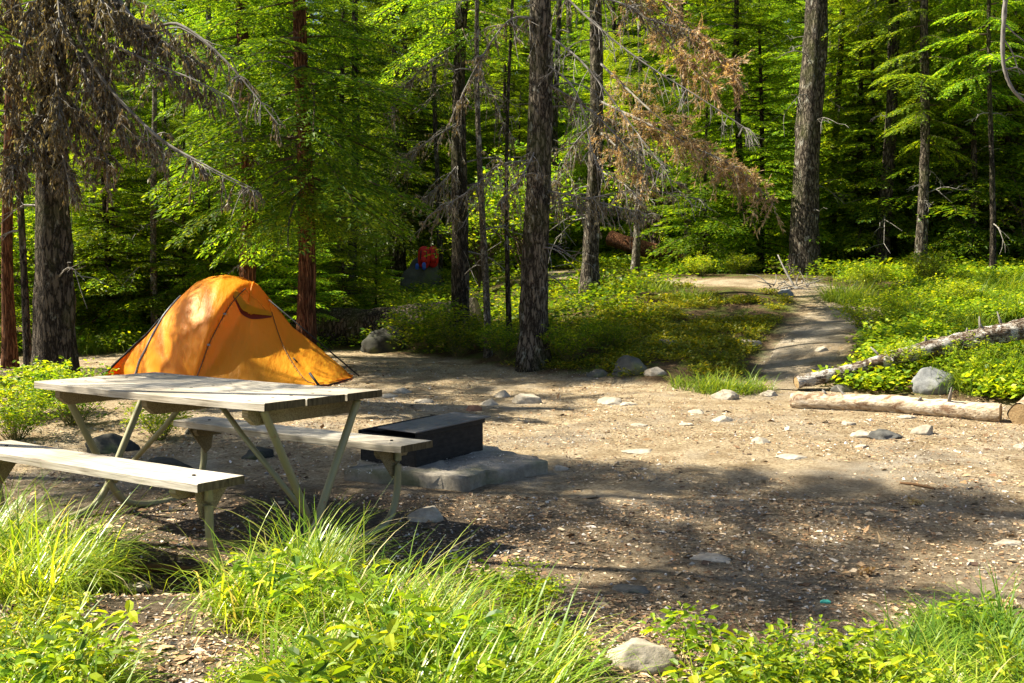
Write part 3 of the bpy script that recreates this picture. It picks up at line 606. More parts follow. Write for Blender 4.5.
V = TS(SX, SS).reshape(-1, 3); Q = grid_quads(len(gs), len(gx)); qs = SS.ravel()[Q].mean(1); qx = SX.ravel()[Q].mean(1)
ff = np.where(qs < 1, qs, 2-qs); isd = (qs < .86) & (qx > seam_x(ff)+.0) & (qx < crease_x(ff)); isf = (qs < 1) & (qx >= crease_x(ff))
def sub(nm, msk, mat, par, off=0):
    q = Q[msk]; idx, inv = np.unique(q, return_inverse=True); o = mesh(nm, V[idx]+[0, off, 0], inv.reshape(-1, 4), mats=[mat], smooth=True, parent=par)
    m = o.modifiers.new('cloth', 'SOLIDIFY'); m.thickness = .003; return o
fly = sub('rainfly', ~(isd | isf), M['fly'], tent); sub('vestibule_door', isd, M['fly2'], tent); sub('side_flap', isf, M['fly2'], tent)
def seam(nm, xf, s0, s1, r, mat, par=tent, off=.012, n=40):
    s = np.linspace(s0, s1, n); P = TS(xf(s), s)+[0, -off, .004]; return MB().add(*tube(P, r, 6)).build(nm, mat, par, True)
seam('zipper', seam_x, .04, .86, .006, M['seam'], off=.008)
seam('corner_seam', crease_x, .03, .9, .004, M['seam'], off=.006)
seam('pole_sleeve', lambda s: np.interp(s, [0, .35, 1], [-.98, -.88, -.50]), .02, 1.0, .013, M['greypole'], off=.012)
seam('pole_sleeve', lambda s: .36+0*s, .80, 1.0, .010, M['fly'], off=.012)
for f_, r_ in ((.55, .011), (.30, .008)):
    c = TS(np.array([float(seam_x(f_))]), np.array([f_]))[0]; MB().add(*box(c+[0, -.022, 0], (.03, .012, .02))).build('buckle', M['greypole'], tent)
# vent hood over the door
hx = np.linspace(.22, .60, 16); hs0 = np.minimum(.955, (.90-.34*(hx-.22))/np.interp(hx, TX, TH)); A = TS(hx, hs0); Bq = TS(hx, hs0-.05-.03*np.sin((hx-.22)/.38*np.pi))+np.stack([0*hx, -.055*np.sin((hx-.22)/.38*np.pi), .02*np.sin((hx-.22)/.38*np.pi)], -1)
mesh('vent_hood', np.concatenate([A+[0, -.006, .003], Bq]), grid_quads(2, 16), mats=[M['fly']], smooth=True, parent=tent)
Cq = TS(hx, hs0-.07-.05*np.sin((hx-.22)/.38*np.pi)); mesh('vent_mesh', np.concatenate([A+[0, -.010, -.012], Cq+[0, -.008, 0]]), grid_quads(2, 16), mats=[M['dkred']], smooth=True, parent=tent)
# hem, left edge webbing, corner straps
P = TS(gx, 0*gx)+[0, -.006, .005]; MB().add(*tube(P, .008, 5)).build('hem_tape', M['black'], tent, True)
mb = MB(); s = np.linspace(0, 1, 24); a = np.array([-1.53, .38, .0]); pl = TS(np.interp(s, [0, 1], [-1.42, -.74]), 1+0*s)
mb.add(*tube(pl+[0, -.01, .012], .014, 6)); mb.build('edge_webbing', M['black'], tent, True)
def local(px, py, d): return W3(px, py, d)-np.array([-3.35, 12.9, gz(-3.35, 12.9)])
MB().add(*tube([TS(np.array([.52]), np.array([.95]))[0]+[.03, -.02, .01], TS(np.array([1.52]), np.array([1.]))[0]+[.06, .05, .0]], .009, 5)).build('guy_strap', M['black'], tent, True)
c = TS(np.array([1.28]), np.array([.02]))[0]; MB().add(*tube([c+[-.12, -.03, .14], c+[.0, -.10, .0]], .014, 6)).build('corner_strap', M['black'], tent, True)
c = TS(np.array([.93]), np.array([.5]))[0]; MB().add(*tube([c+[-.02, -.02, .03], c+[.03, -.03, -.02]], .008, 6)).build('toggle', M['black'], tent, True)
c = TS(np.array([-.1]), np.array([.30]))[0]; MB().add(*tube([(-1.5, .4, .02), (-1.75, .2, .0)], .005, 5)).build('guy_line', M['black'], tent, True)
MB().add(*tube([(-1.77, .19, -.06), (-1.74, .2, .07)], .008, 6)).build('peg', M['greypole'], tent, True)

# ------------------------------------------------------------------ concrete slab and fire box
def prism(poly, z0, z1, seed=0, sub_=8, jit=.006, bev=.02):
    rg = np.random.default_rng(seed); poly = np.array(poly, float); n = len(poly); pts_ = []
    for i in range(n):
        a, b = poly[i], poly[(i+1) % n]
        for t in np.linspace(0, 1, sub_, endpoint=False): pts_.append(a+(b-a)*t+rg.normal(0, jit, 2))
    pts_ = np.array(pts_); k = len(pts_); c = pts_.mean(0); rings = [(1, z0), (1.0, z0+(z1-z0)*.5), (1, z1-bev), (1-bev*.8, z1-bev*.25), (1-bev*1.6, z1), (.5, z1+.006), (.1, z1+.004)]; V = []
    for sc_, z in rings: 
        for p_ in pts_: V.append([*(c+(p_-c)*sc_+rg.normal(0, jit*.3, 2)), z+rg.normal(0, jit*.3)])
    Q = []; 
    for r in range(len(rings)-1):
        for i in range(k): Q.append((r*k+i, r*k+(i+1) % k, (r+1)*k+(i+1) % k, (r+1)*k+i))
    V.append([*c, z1+.004]); T = [((len(rings)-1)*k+i, (len(rings)-1)*k+(i+1) % k, len(V)-1) for i in range(k)]
    return V, Q, T
o = MB().add(*prism([(-.29, 6.68), (.24, 7.22), (-.30, 7.95), (-.92, 7.9), (-1.02, 6.93)], -.05, .085, 3, 14, .014, .014)).build('concrete_slab', M['concrete'], None, True); tag(o, 'low worn concrete slab under the black fire box', 'slab')
fo = np.array([-.60, 6.93]); fu = np.array([.545, .838]); fv = np.array([-.79, .61]); ang = math.atan2(fu[1], fu[0])
fire = empty('fire_box', (fo[0], fo[1], .092), 'black steel fire box with a flat cooking plate on the concrete slab', 'fire pit', rz=ang)
LU, LV, HB = .74, .46, .215
for nm, c, s_ in (('side_wall', (LU/2, .006, HB/2), (LU, .008, HB)), ('side_wall', (LU/2, LV-.006, HB/2-.01), (LU, .008, HB-.02)), ('end_wall', (LU-.004, LV/2, HB/2), (.008, LV-.024, HB)), ('end_wall', (.004, LV/2, HB/2-.015), (.008, LV-.024, HB-.03))):
    bevel(MB().add(*box(c, s_)).build(nm, M['steel'], fire), .002)
for c, s_ in (((LU/2, -.004, HB-.01), (LU+.02, .012, .03)), ((LU/2, LV+.004, HB-.03), (LU+.02, .012, .03))): bevel(MB().add(*box(c, s_)).build('rim', M['steel'], fire), .002)
pv, pq = box((0, 0, 0), (LU+.10, .31, .009)); o = bevel(MB().add(pv, pq).build('cooking_plate', M['steel_top'], fire), .003); o.location = (LU/2+.02, .135, HB+.012); o.rotation_euler = (math.radians(1.2), 0, 0)
mb = MB(); 
for i in range(9): mb.add(*tube([(.03, .31+i*.015, HB-.015), (LU-.03, .31+i*.015, HB-.015)], .0045, 6))
mb.build('grill_grate', M['steel'], fire, True)
n_ = 24; aa, bb = np.meshgrid(np.linspace(.02, LU-.02, n_), np.linspace(.02, LV-.02, n_)); mesh('ash_bed', np.stack([aa, bb, .03+.05*fbm(aa*8, bb*8, 5)], -1), grid_quads(n_, n_), mats=[M['ash']], smooth=True, parent=fire)
# ash and grit spilled on the slab
rg = np.random.default_rng(5); P = []
while len(P) < 900:
    x, y = rg.uniform(-1.1, .2), rg.uniform(6.7, 7.9)
    if vnoise(x*4, y*4, 2) > .35 and (x+.27)*.78-(y-6.7)*.62 < .02 and x > -1.1: P.append((x, y, .098))
P = np.array(P); D = rg.normal(0, 1, (900, 3)); D[:, 2] *= .2; mb = MB(); leaves(mb, LEAFQ, P, D, rg.uniform(.005, .018, 900), rg.uniform(.004, .012, 900), rg=rg, tilt=.4); tag(mb.build('ash_grit', M['pebble']), 'fine pale ash and grit scattered over the concrete slab', 'ash', kind='stuff')

# ------------------------------------------------------------------ logs
lg = G(795, 404); rg_ = W3(1003, 411, 9.6)
def log(nm, P, rad, mat, label, knots=0, seed=0, ends=True, n=20):
    root = empty(nm, tuple(P[0]), label, 'log'); P = np.array(P)-P[0]; rg = np.random.default_rng(seed)
    mb = MB().add(*tube(P, rad, n, False, .14, seed)); mb.build('log_body', M[mat], root, True)
    for idx, sg in ((0, -1), (len(P)-1, 1)):
        t = P[1]-P[0] if idx == 0 else P[-1]-P[-2]; t = t/np.linalg.norm(t); a = np.cross(t, [0, 0, 1]); a /= np.linalg.norm(a); b = np.cross(t, a); r = rad[idx]*.97
        th = np.linspace(0, 6.2832, n, endpoint=False); V = [P[idx]+sg*t*.004]+[P[idx]-sg*t*.004+r*rg.uniform(.97, 1.01)*(math.cos(q)*a+math.sin(q)*b) for q in th]
        mb = MB().add(V, None, [(0, 1+i, 1+(i+1) % n) for i in range(n)]); mb.build('sawn_end', M['logend'], root)
    for i in range(knots):
        k = rg.integers(3, len(P)-3); dr = rg.normal(0, 1, 3); dr[2] = abs(dr[2])*.6-.2; dr /= np.linalg.norm(dr); r = rad[k]
        L = rg.uniform(.03, .16); MB().add(*tube([P[k]+dr*r*.7, P[k]+dr*(r+L*.5)+rg.normal(0, .01, 3), P[k]+dr*(r+L)], [.018, .012, .005], 6)).build('branch_stub', M['twig'], root, True)
    return root
a = W3(791, 394, 10.35); b = W3(1001, 404, 9.5); P = smooth_path([a, W3(860, 396, 10.1), W3(930, 401, 9.8), b], 40); 
for q in P: q[2] = gz(q[0], q[1])+.066
log('sawn_log', P, np.interp(np.linspace(0, 1, 40), [0, .05, .3, .5, .7, 1], [.06, .08, .075, .084, .078, .09]), 'logwood', 'bleached barkless log lying flat along the edge of the clearing', 6, 3)
a = W3(1016, 403, 9.45); b = a+np.array([.42, .55, .02]); P = np.linspace(a+np.array([0, -.08, 0]), b, 8); 
for q in P: q[2] = gz(q[0], q[1])+.08
log('log_block', P, np.full(8, .096), 'logwood', 'short thick log block with a tan cut face at the right edge', 0, 9)
P = smooth_path([W3(796, 383, 11.6), W3(850, 371, 11.7), W3(900, 357, 11.7), W3(950, 344, 11.7), W3(1000, 334, 11.7), W3(1060, 318, 11.8)], 60)
FL = log('fallen_log', P, np.interp(np.linspace(0, 1, 60), [0, .4, 1], [.062, .085, .115])*(1+.10*np.sin(np.arange(60)*1.9)*(RNG.random(60))), 'logbark', 'fallen white barked log slanting up into the sunlit bushes', 22, 4)
P = smooth_path([W3(282, 318, 17.5), W3(350, 322, 17.2), W3(430, 318, 16.9), W3(480, 316, 16.8)], 30); 
for q in P: q[2] = gz(q[0], q[1])+.24
log('mossy_log', P, np.full(30, .30), 'bark_dark', 'huge dark fallen log lying behind the right side of the tent', 6, 6)
P = smooth_path([W3(610, 238, 24), W3(650, 250, 23.5), W3(700, 262, 23)], 16)
log('rotten_log', P, np.full(16, .16), 'bark_red', 'reddish rotten log lying in the greenery left of the slim pale trunk', 4, 8)

# ------------------------------------------------------------------ stones
def icos(n=2):
    t = (1+5**.5)/2; V = [(-1, t, 0), (1, t, 0), (-1, -t, 0), (1, -t, 0), (0, -1, t), (0, 1, t), (0, -1, -t), (0, 1, -t), (t, 0, -1), (t, 0, 1), (-t, 0, -1), (-t, 0, 1)]
    T = [(0, 11, 5), (0, 5, 1), (0, 1, 7), (0, 7, 10), (0, 10, 11), (1, 5, 9), (5, 11, 4), (11, 10, 2), (10, 7, 6), (7, 1, 8), (3, 9, 4), (3, 4, 2), (3, 2, 6), (3, 6, 8), (3, 8, 9), (4, 9, 5), (2, 4, 11), (6, 2, 10), (8, 6, 7), (9, 8, 1)]
    V = [np.array(v)/np.linalg.norm(v) for v in V]
    for _ in range(n):
        c = {}; T2 = []
        def mid(a, b):
            k = (min(a, b), max(a, b))
            if k not in c: m_ = V[a]+V[b]; V.append(m_/np.linalg.norm(m_)); c[k] = len(V)-1
            return c[k]
        for a, b, d in T: x, y, z = mid(a, b), mid(b, d), mid(d, a); T2 += [(a, x, z), (b, y, x), (d, z, y), (x, y, z)]
        T = T2
    return np.array(V), np.array(T)
IV, IT = icos(3)
def stone_mesh(seed, sc, facet=6, rough=.12):
    rg = np.random.default_rng(seed); V = IV.copy()
    for _ in range(facet):
        d = rg.normal(0, 1, 3); d[2] = abs(d[2])*.8; d /= np.linalg.norm(d); c = rg.uniform(.55, .85); h = V@d; V = V-np.outer(np.maximum(h-c, 0)*.9, d)
    V = V*(1+rough*(fbm(V[:, 0]*2+V[:, 2]*1.3+9, V[:, 1]*2+9, seed)-.47)[:, None]*2)*(1+.07*(vnoise(V[:, 0]*7+20, V[:, 1]*7+V[:, 2]*6+20, seed)-.5))[:, None]
    return V*np.array(sc)
def stone(px, py, wpx, ar, label, mat='stone', seed=0, flat=.5, sink=.35, pz=None, cat='stone', depth=.8, grp=None):
    x, y, z = G(px, py); w_ = wpx/F*y/2; V = stone_mesh(seed+px, (w_, w_*depth, w_*flat*1.15), 10, .45 if mat == 'stone_char' else .2); o = MB().add(V, None, IT).build('stone', M[mat], None, True, (x, y+w_*.2, z+w_*flat*(1-sink)*.42)); o.rotation_euler = (0, 0, 0)
    tag(o, label, cat, grp); return o
ST = [(526, 403, 34, 'pale rounded stone behind the concrete slab, largest of its row', 'stone', .42), (503, 397, 20, 'grey stone just behind the largest stone of the row', 'stone', .45), (490, 405, 22, 'small pale stone left of the largest stone of the row', 'stone', .35),
 (473, 411, 19, 'reddish brown stone touching the far end of the fire box', 'stone_red', .4), (423, 403, 20, 'white flat stone left of the fire box top', 'stone', .3), (402, 393, 20, 'grey stone near the right corner of the tent', 'stone', .4), (388, 397, 22, 'pale flat stone beside the far corner of the tabletop', 'stone', .3),
 (612, 404, 30, 'pale flat stone in the middle of the clearing below the mossy mound', 'stone', .32), (640, 426, 18, 'white flat stone sunk in the dirt at mid clearing', 'stone', .22), (628, 405, 22, 'thin pale slab touching the flat stone below the mound', 'stone', .18),
 (724, 421, 26, 'pale stone right of the sunk white stone near the bank', 'stone', .35), (724, 399, 30, 'grey stone at the foot of the grassy bank by the path', 'stone', .42), (697, 413, 22, 'low grey stone left of the pale stone near the bank', 'stone', .25), (688, 425, 18, 'low pale stone flush with the ground in mid clearing', 'stone', .2),
 (761, 443, 21, 'tilted tan stone with a dark underside alone in the sunny dirt', 'stone', .4), (863, 437, 26, 'pale rounded stone left of the charred lump', 'stone', .4), (884, 438, 44, 'dark charred lump lying in the sunny dirt', 'stone_char', .34), (925, 434, 28, 'tan angular stone right of the charred lump', 'stone', .45),
 (848, 425, 16, 'small pale stone behind the stones by the charred lump', 'stone', .35), (862, 448, 16, 'whitish chip of stone in front of the charred lump', 'stone', .3), (794, 458, 34, 'faint flat stone sunk in the dirt left of the pale dusty patch', 'stone', .12), (908, 418, 20, 'flat whitish stone just below the bleached log', 'stone', .2),
 (1022, 448, 16, 'tan stone cut by the right edge below the log block', 'stone', .4), (427, 520, 46, 'rounded grey stone in the shade right of the bench leg', 'stone', .42), (372, 468, 36, 'shaded grey stone at the left end of the concrete slab', 'stone_dark', .4),
 (640, 452, 36, 'broad pale stone barely showing in the sunny dirt', 'stone', .10), (712, 560, 44, 'grey stone half buried in the shaded wood chips', 'stone', .12), (632, 592, 40, 'flat dark stone in the deep shade band near the front', 'stone_dark', .2), (560, 470, 20, 'small stone right of the slab corner', 'stone', .3),
 (806, 642, 40, 'pale stone tucked beside the front grass at the lower right', 'stone', .35), (1008, 545, 30, 'flat grey stone at the right edge in the tree shade', 'stone', .2), (735, 388, 16, 'small pale stone at the foot of the dirt path', 'stone', .5), (770, 396, 22, 'white stone beside the left end of the bleached log', 'stone', .45),
 (845, 392, 26, 'stone wedged between the two logs', 'stone_dark', .4), (668, 346, 26, 'moss topped stone on the sunny mound', 'stone_dark', .4), (632, 372, 44, 'dark mossy rock at the foot of the bank, largest there', 'stone_dark', .55), (655, 374, 26, 'paler rock beside the dark mossy rock', 'stone', .45), (600, 376, 26, 'dark rock left of the largest mossy rock', 'stone_dark', .4),
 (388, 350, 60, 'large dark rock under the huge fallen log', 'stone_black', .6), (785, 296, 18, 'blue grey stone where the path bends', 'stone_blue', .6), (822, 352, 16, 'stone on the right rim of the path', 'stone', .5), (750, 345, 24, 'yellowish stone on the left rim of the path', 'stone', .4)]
for i, (px, py, wp, lb, mt, fl) in enumerate(ST): stone(px, py, wp, 1, lb, mt, i*13, fl)
stone(936, 391, 44, 1, 'large bluish grey boulder between the two logs', 'stone_blue', 77, .7, .0, cat='boulder')
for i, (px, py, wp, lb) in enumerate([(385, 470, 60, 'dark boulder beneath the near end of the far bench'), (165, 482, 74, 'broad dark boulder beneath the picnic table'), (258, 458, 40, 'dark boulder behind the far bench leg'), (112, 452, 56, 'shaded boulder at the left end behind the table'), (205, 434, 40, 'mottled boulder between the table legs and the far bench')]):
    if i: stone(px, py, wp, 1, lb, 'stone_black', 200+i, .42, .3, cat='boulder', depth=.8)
stone(640, 668, 74, 1, 'cracked pale rock at the bottom centre beside the grass', 'stone', 301, .5, -.1, cat='rock'); stone(140, 590, 34, 1, 'flat grey stone on the bare soil by the front left grass', 'stone', 305, .25)
stone(95, 557, 60, 1, 'mossy stone under the left grass tussock', 'stone_dark', 307, .35)
# woody debris by the path bend
def twigs(nm, px, py, n, spread, L, mat, label, cat, seed, up=.5):
    rg = np.random.default_rng(seed); x, y, z = G(px, py); root = empty(nm, (x, y, z), label, cat); mb = MB()
    for i in range(n):
        o_ = rg.normal(0, 1, 3)*spread*[1, .6, .25]; o_[2] = abs(o_[2]); d = rg.normal(0, 1, 3); d[2] = abs(d[2])*up; d /= np.linalg.norm(d); l = L*rg.uniform(.4, 1.2)
        mb.add(*tube(smooth_path([o_, o_+d*l*.5+rg.normal(0, .05*l, 3), o_+d*l], 6), np.linspace(.012, .003, 6)*rg.uniform(.5, 1.3), 5))
    tag(mb.build('twigs', M[mat], root, True), kind=None); return root
twigs('brush_pile', 800, 290, 40, .26, .42, 'twig', 'heap of grey dead twigs beside the bend of the path', 'brush pile', 1)
twigs('brush_pile', 612, 248, 40, .4, 1.1, 'twig', 'pale tangle of dead branches above the low grassy rise', 'brush pile', 2)
o = MB().add(*tube(smooth_path([W3(778, 255, 19), W3(784, 268, 18.8), W3(795, 288, 18.6)], 8), [.012]*4+[.02]*4, 6)).build('dead_stick', M['twig'], None, True); tag(o, 'pale bent dead stick leaning over the twig heap', 'stick')
for i, (px, py, lb) in enumerate([(867, 576, 'reddish brown pine cone right of the middle of the shaded chips'), (1005, 607, 'brown pine cone at the right edge above the dark grass'), (915, 505, 'dark broken cone on the sunny dirt below the dusty patch')]):
    x, y, z = G(px, py); rg = np.random.default_rng(i); V = []; mb = MB(); D = rg.normal(0, 1, (60, 3)); P = np.array([x, y, z+.02])+rg.normal(0, .012, (60, 3))*[1.6, 1, .7]; leaves(mb, LEAFQ, P, D, np.full(60, .022), np.full(60, .016), rg=rg); tag(mb.build('pine_cone', M['dead_needle']), lb, 'pine cone')
x, y, z = G(823, 604); tag(MB().add(*prism([(x-.012, y), (x+.03, y-.006), (x+.034, y+.008), (x-.008, y+.012)], z, z+.006, 4, 3, .001, .002)).build('plastic_scrap', solid('turquoise_scrap', lambda t: (.10, .55, .42), .4)), 'tiny turquoise scrap lying on the chips near the front right grass', 'scrap')

# ------------------------------------------------------------------ packs far behind
def pack(px, py, d, h, label, nm='backpack', mat='red', cat='backpack'):
    b = W3(px, py, d); root = empty(nm, (b[0], b[1], b[2]), label, cat); V = IV*np.array([.5, .36, .5]); V = np.sign(V)*np.abs(V)**.8*np.array([h*.62, h*.5, h*1.15]); V[:, 2] += h*.5
    MB().add(V, None, IT).build('bag_body', M[mat], root, True)
    if nm == 'backpack':
        V = IV*np.array([h*.2, h*.12, h*.2])+[0, -h*.22, h*.35]; MB().add(V, None, IT).build('front_pocket', M[mat], root, True)
        for s in (-1, 1): MB().add(*tube([(s*h*.15, -h*.2, h*.9), (s*h*.18, -h*.27, h*.5), (s*h*.15, -h*.2, h*.15)], h*.03, 6)).build('strap', M['black'], root, True)
    return root
pack(424, 266, 23.5, .36, 'left of two red packs between the dark central trunk and the tent trees'); pack(433, 265, 23.6, .34, 'right of two red packs, nearest the dark central trunk')
pack(417, 269, 23.3, .10, 'left of two small blue sacks below the red packs', 'stuff_sack', 'blue', 'sack'); pack(424, 269, 23.2, .12, 'right of two small blue sacks below the red packs', 'stuff_sack', 'blue', 'sack')
x, y, z = W3(425, 272, 23.8); z = gz(x, y)+.35+.28; V = stone_mesh(44, (.55, .4, .60), 10, .3); tag(MB().add(V, None, IT).build('rock', M['stone_dark'], None, True, (x, y, z-.35)), 'rock ledge under the red packs', 'rock')

# ------------------------------------------------------------------ dead and lichen hung branches
def dead_branch(parent, pts, r0, n, L, label, mode='lichen', seed=0, tuft=(.05, .02), dens=14, r1=.004):
    rg = np.random.default_rng(seed); po = np.array(parent.location); P = smooth_path([np.array(p)-po for p in pts], 30); mb = MB().add(*tube(P, np.linspace(r0, r1, 30)*(1+.2*(rg.random(30)-.5)), 8, True), m=0)
    LP = []; LD = []; LL = []; T_ = P[-1]-P[0]; T_ /= np.linalg.norm(T_)
    for i in range(n):
        k = rg.uniform(3, 28.5); ki = int(k); o_ = P[ki]+(P[ki+1]-P[ki])*(k-ki); l = L*rg.uniform(.35, 1.1)*(1.15-.5*k/29)
        d = T_*rg.uniform(.1, .9)+rg.normal(0, .55, 3)+np.array([0, 0, -.65 if mode != 'spray' else -.2]); d /= np.linalg.norm(d)
        q = smooth_path([o_, o_+d*l*.5+np.array([0, 0, .02]), o_+d*l+np.array([0, 0, -.22*l])], 7); mb.add(*tube(q, np.linspace(.006, .0018, 7), 4, False), m=0)
        for j in range(3):
            a_ = q[rg.integers(2, 6)]; d2 = d+rg.normal(0, .6, 3); e = a_+d2*l*.35+np.array([0, 0, -.08*l]); mb.add(*tube([a_, (a_+e)/2, e], [.003, .0025, .0012], 3, False), m=0)
            if mode != 'bare':
                nn_ = dens//3; f = rg.random(nn_)[:, None]; LP.append(a_+(e-a_)*f); LD.append(np.tile(d2, (nn_, 1))*(.9 if mode == 'spray' else .15)+rg.normal(0, .5 if mode == 'spray' else .3, (nn_, 3))+[0, 0, -.3 if mode == 'spray' else -1.1]); LL.append(rg.uniform(.5, 1.4, nn_))
        if mode != 'bare':
            f = rg.uniform(0, 5.9, dens); kk = f.astype(int); LP.append(q[kk]+(q[kk+1]-q[kk])*(f-kk)[:, None]); LD.append(np.tile(d, (dens, 1))*(.9 if mode == 'spray' else .15)+rg.normal(0, .5 if mode == 'spray' else .3, (dens, 3))+[0, 0, -.3 if mode == 'spray' else -1.1]); LL.append(rg.uniform(.5, 1.4, dens))
    if mode != 'bare':
        LP = np.concatenate(LP); LD = np.concatenate(LD); LL = np.concatenate(LL); leaves(mb, LEAFQ, LP, LD, tuft[0]*LL, tuft[1]*LL, rg=rg, tilt=1.5, m=1)
    o_ = mb.build('dead_branch', [M['twig'], M['lichen' if mode == 'lichen' else 'dead_needle']], parent, False)
    if label: o_['label'] = label
    return o_
A = lambda px, py, d: W3(px, py, d)
Tx = lambda py, d=11.2: A(52, py, d)
k = 0
for (y0, ex, ey, d, n, L) in [(-40, 150, 40, 10.4, 46, .5), (0, 190, 60, 10.2, 50, .5), (10, -60, 60, 10.6, 40, .5), (30, 120, 120, 10.5, 50, .5), (60, -40, 120, 10.5, 44, .5), (90, 110, 165, 10.7, 46, .45), (110, 10, 175, 10.6, 46, .45), (-60, 60, 30, 10.2, 46, .5), (-90, 110, 20, 10.0, 50, .5), (50, 60, 120, 10.4, 40, .5), (-30, 20, 60, 10.3, 40, .55), (-100, -20, 20, 10.3, 40, .5)]:
    k += 1; m_ = ((52+ex)/2, (y0+ey)/2-14); dead_branch(TA, [Tx(y0), A(*m_, (11.2+d)/2), A(ex, ey, d)], .02, n, L, None, 'lichen', 300+k, (.045, .015), 58)
for i, (pl_, r) in enumerate([([(52, -40, 11.2), (90, 60, 10.6), (150, 130, 10.2), (205, 165, 9.9), (252, 188, 9.7)], .022), ([(52, -120, 11.2), (130, 15, 10.5), (180, 25, 10.2), (225, 60, 10.0), (275, 120, 9.8)], .024), ([(52, -90, 11.2), (85, 20, 10.6), (135, 55, 10.3), (190, 78, 10.1), (235, 100, 10)], .018), ([(52, 0, 11.2), (80, 60, 10.8), (90, 90, 10.6), (118, 130, 10.5), (165, 140, 10.4)], .014), ([(52, 130, 11.1), (30, 150, 10.8), (5, 170, 10.6)], .01), ([(52, 110, 11.1), (64, 160, 10.8), (70, 190, 10.7)], .012)]):
    dead_branch(TA, [A(*q) for q in pl_], r, 16, .35, None, 'bare', 330+i)
    dead_branch(TA, [A(q[0]+3, q[1]+4, q[2]+.1) for q in pl_], r*.5, 34, .35, None, 'lichen', 350+i, (.042, .013), 34)
A2 = TF
for i, (pl_, r, md, n, L) in enumerate([([(540, 30, 13.6), (580, 60, 13.2), (620, 110, 12.9), (650, 150, 12.7), (664, 168, 12.6)], .014, 'bare', 30, .4), ([(540, -30, 13.6), (590, 20, 13.2), (640, 60, 12.9), (700, 98, 12.6), (748, 130, 12.4)], .013, 'bare', 44, .34), ([(540, 80, 13.6), (590, 110, 13.3), (640, 160, 13), (680, 185, 12.9)], .014, 'lichen', 40, .4),
    ([(540, 20, 13.6), (510, 20, 13.3), (480, 60, 13), (455, 110, 12.8)], .016, 'lichen', 34, .45), ([(540, 160, 13.6), (500, 165, 13.3), (470, 190, 13.1), (430, 215, 13)], .012, 'lichen', 36, .4), ([(540, 190, 13.6), (575, 196, 13.3), (610, 205, 13.1), (650, 215, 13)], .012, 'lichen', 40, .36), ([(540, 140, 13.6), (520, 180, 13.2), (500, 200, 13)], .012, 'lichen', 24, .4), ([(540, 205, 13.6), (580, 200, 13.3), (640, 190, 13.2), (700, 200, 13)], .009, 'bare', 26, .4), ([(540, 60, 13.6), (575, 90, 13.2), (592, 150, 13), (598, 170, 12.9)], .013, 'bare', 20, .4), ([(540, 0, 13.6), (610, 0, 13.2), (650, 20, 13), (690, 30, 12.9)], .016, 'lichen', 34, .4)]):
    dead_branch(TF, [A(*q) for q in pl_], r, n, L, None, md, 400+i, (.04, .013), 26)
for i, (pl_, n) in enumerate([([(597, 100, 18), (640, 120, 16.8), (690, 145, 16.2), (735, 168, 15.8), (775, 205, 15.6)], 90), ([(597, 60, 18), (650, 110, 16.8), (700, 150, 16.2), (745, 190, 15.8)], 70), ([(597, -60, 18), (650, -10, 17), (700, 40, 16.4), (745, 88, 16)], 90), ([(597, -40, 18), (640, 10, 17), (685, 60, 16.4), (715, 90, 16)], 70), ([(597, 130, 18), (620, 150, 17.2), (650, 185, 16.8)], 36)]):
    dead_branch(TG, [A(*q) for q in pl_], .02, n, .5, 'brown dead needled branch', 'spray', 440+i, (.06, .010), 50)
for i, pl_ in enumerate([[(597, 170, 18), (625, 185, 17.4), (640, 205, 17)], [(597, 120, 18), (570, 150, 17.6), (555, 190, 17.3)]]): dead_branch(TG, [A(*q) for q in pl_], .016, 30, .5, None, 'lichen', 460+i, (.045, .014), 24)
for i, pl_ in enumerate([[(462, 120, 16), (430, 140, 15.6), (400, 160, 15.4)], [(462, 160, 16), (440, 185, 15.7), (422, 200, 15.6)], [(462, 60, 16), (490, 90, 15.6), (505, 130, 15.4)], [(462, 40, 16), (420, 70, 15.6), (390, 110, 15.4)]]): dead_branch(TD, [A(*q) for q in pl_], .014, 26, .45, None, 'lichen', 470+i, (.04, .013), 18)
for i, pl_ in enumerate([[(243, 140, 15.6), (280, 135, 15), (300, 138, 14.8)], [(243, 110, 15.6), (225, 130, 15.2), (205, 160, 15)], [(243, 90, 15.6), (250, 120, 15.0), (235, 150, 15)]]): dead_branch(TB, [A(*q) for q in pl_], .014, 24, .45, None, 'lichen', 480+i, (.04, .013), 26)
# pale dead snag hanging in at the top right
sn = empty('dead_snag', tuple(W3(1075, 300, 9.0)*[1, 1, 0]+[0, 0, gz(5.2, 9)]), 'pale twisted dead snag hanging into the top right corner', 'tree'); so_ = np.array(sn.location)
MB().add(*tube(smooth_path([so_*[1, 1, 1], W3(1085, 200, 9), W3(1075, 60, 9), W3(1050, -60, 9), W3(1012, -80, 9)], 40)-so_, np.linspace(.09, .03, 40), 12, True, .2, 3)).build('trunk', M['twig'], sn, True)
MB().add(*tube(smooth_path([W3(1012, -80, 9), W3(1007, -20, 9), W3(1004, 20, 9), W3(1003, 60, 9), W3(1012, 88, 9), W3(1030, 106, 9)], 40)-so_, np.linspace(.024, .010, 40), 8, True, .4, 5)).build('hanging_limb', M['twig'], sn, True)
mb = MB()
for q in ([(1006, 25), (1016, 35), (1030, 45)], [(1003, 62), (1015, 56), (1028, 60)], [(1005, 70), (1018, 68), (1030, 80)], [(1008, 80), (1016, 92), (1028, 96)], [(1004, 40), (1012, 52), (1020, 75)]): mb.add(*tube(smooth_path([W3(*a_, 9) for a_ in q], 8)-so_, np.linspace(.008, .003, 8), 5))
mb.build('twigs', M['twig'], sn, True)

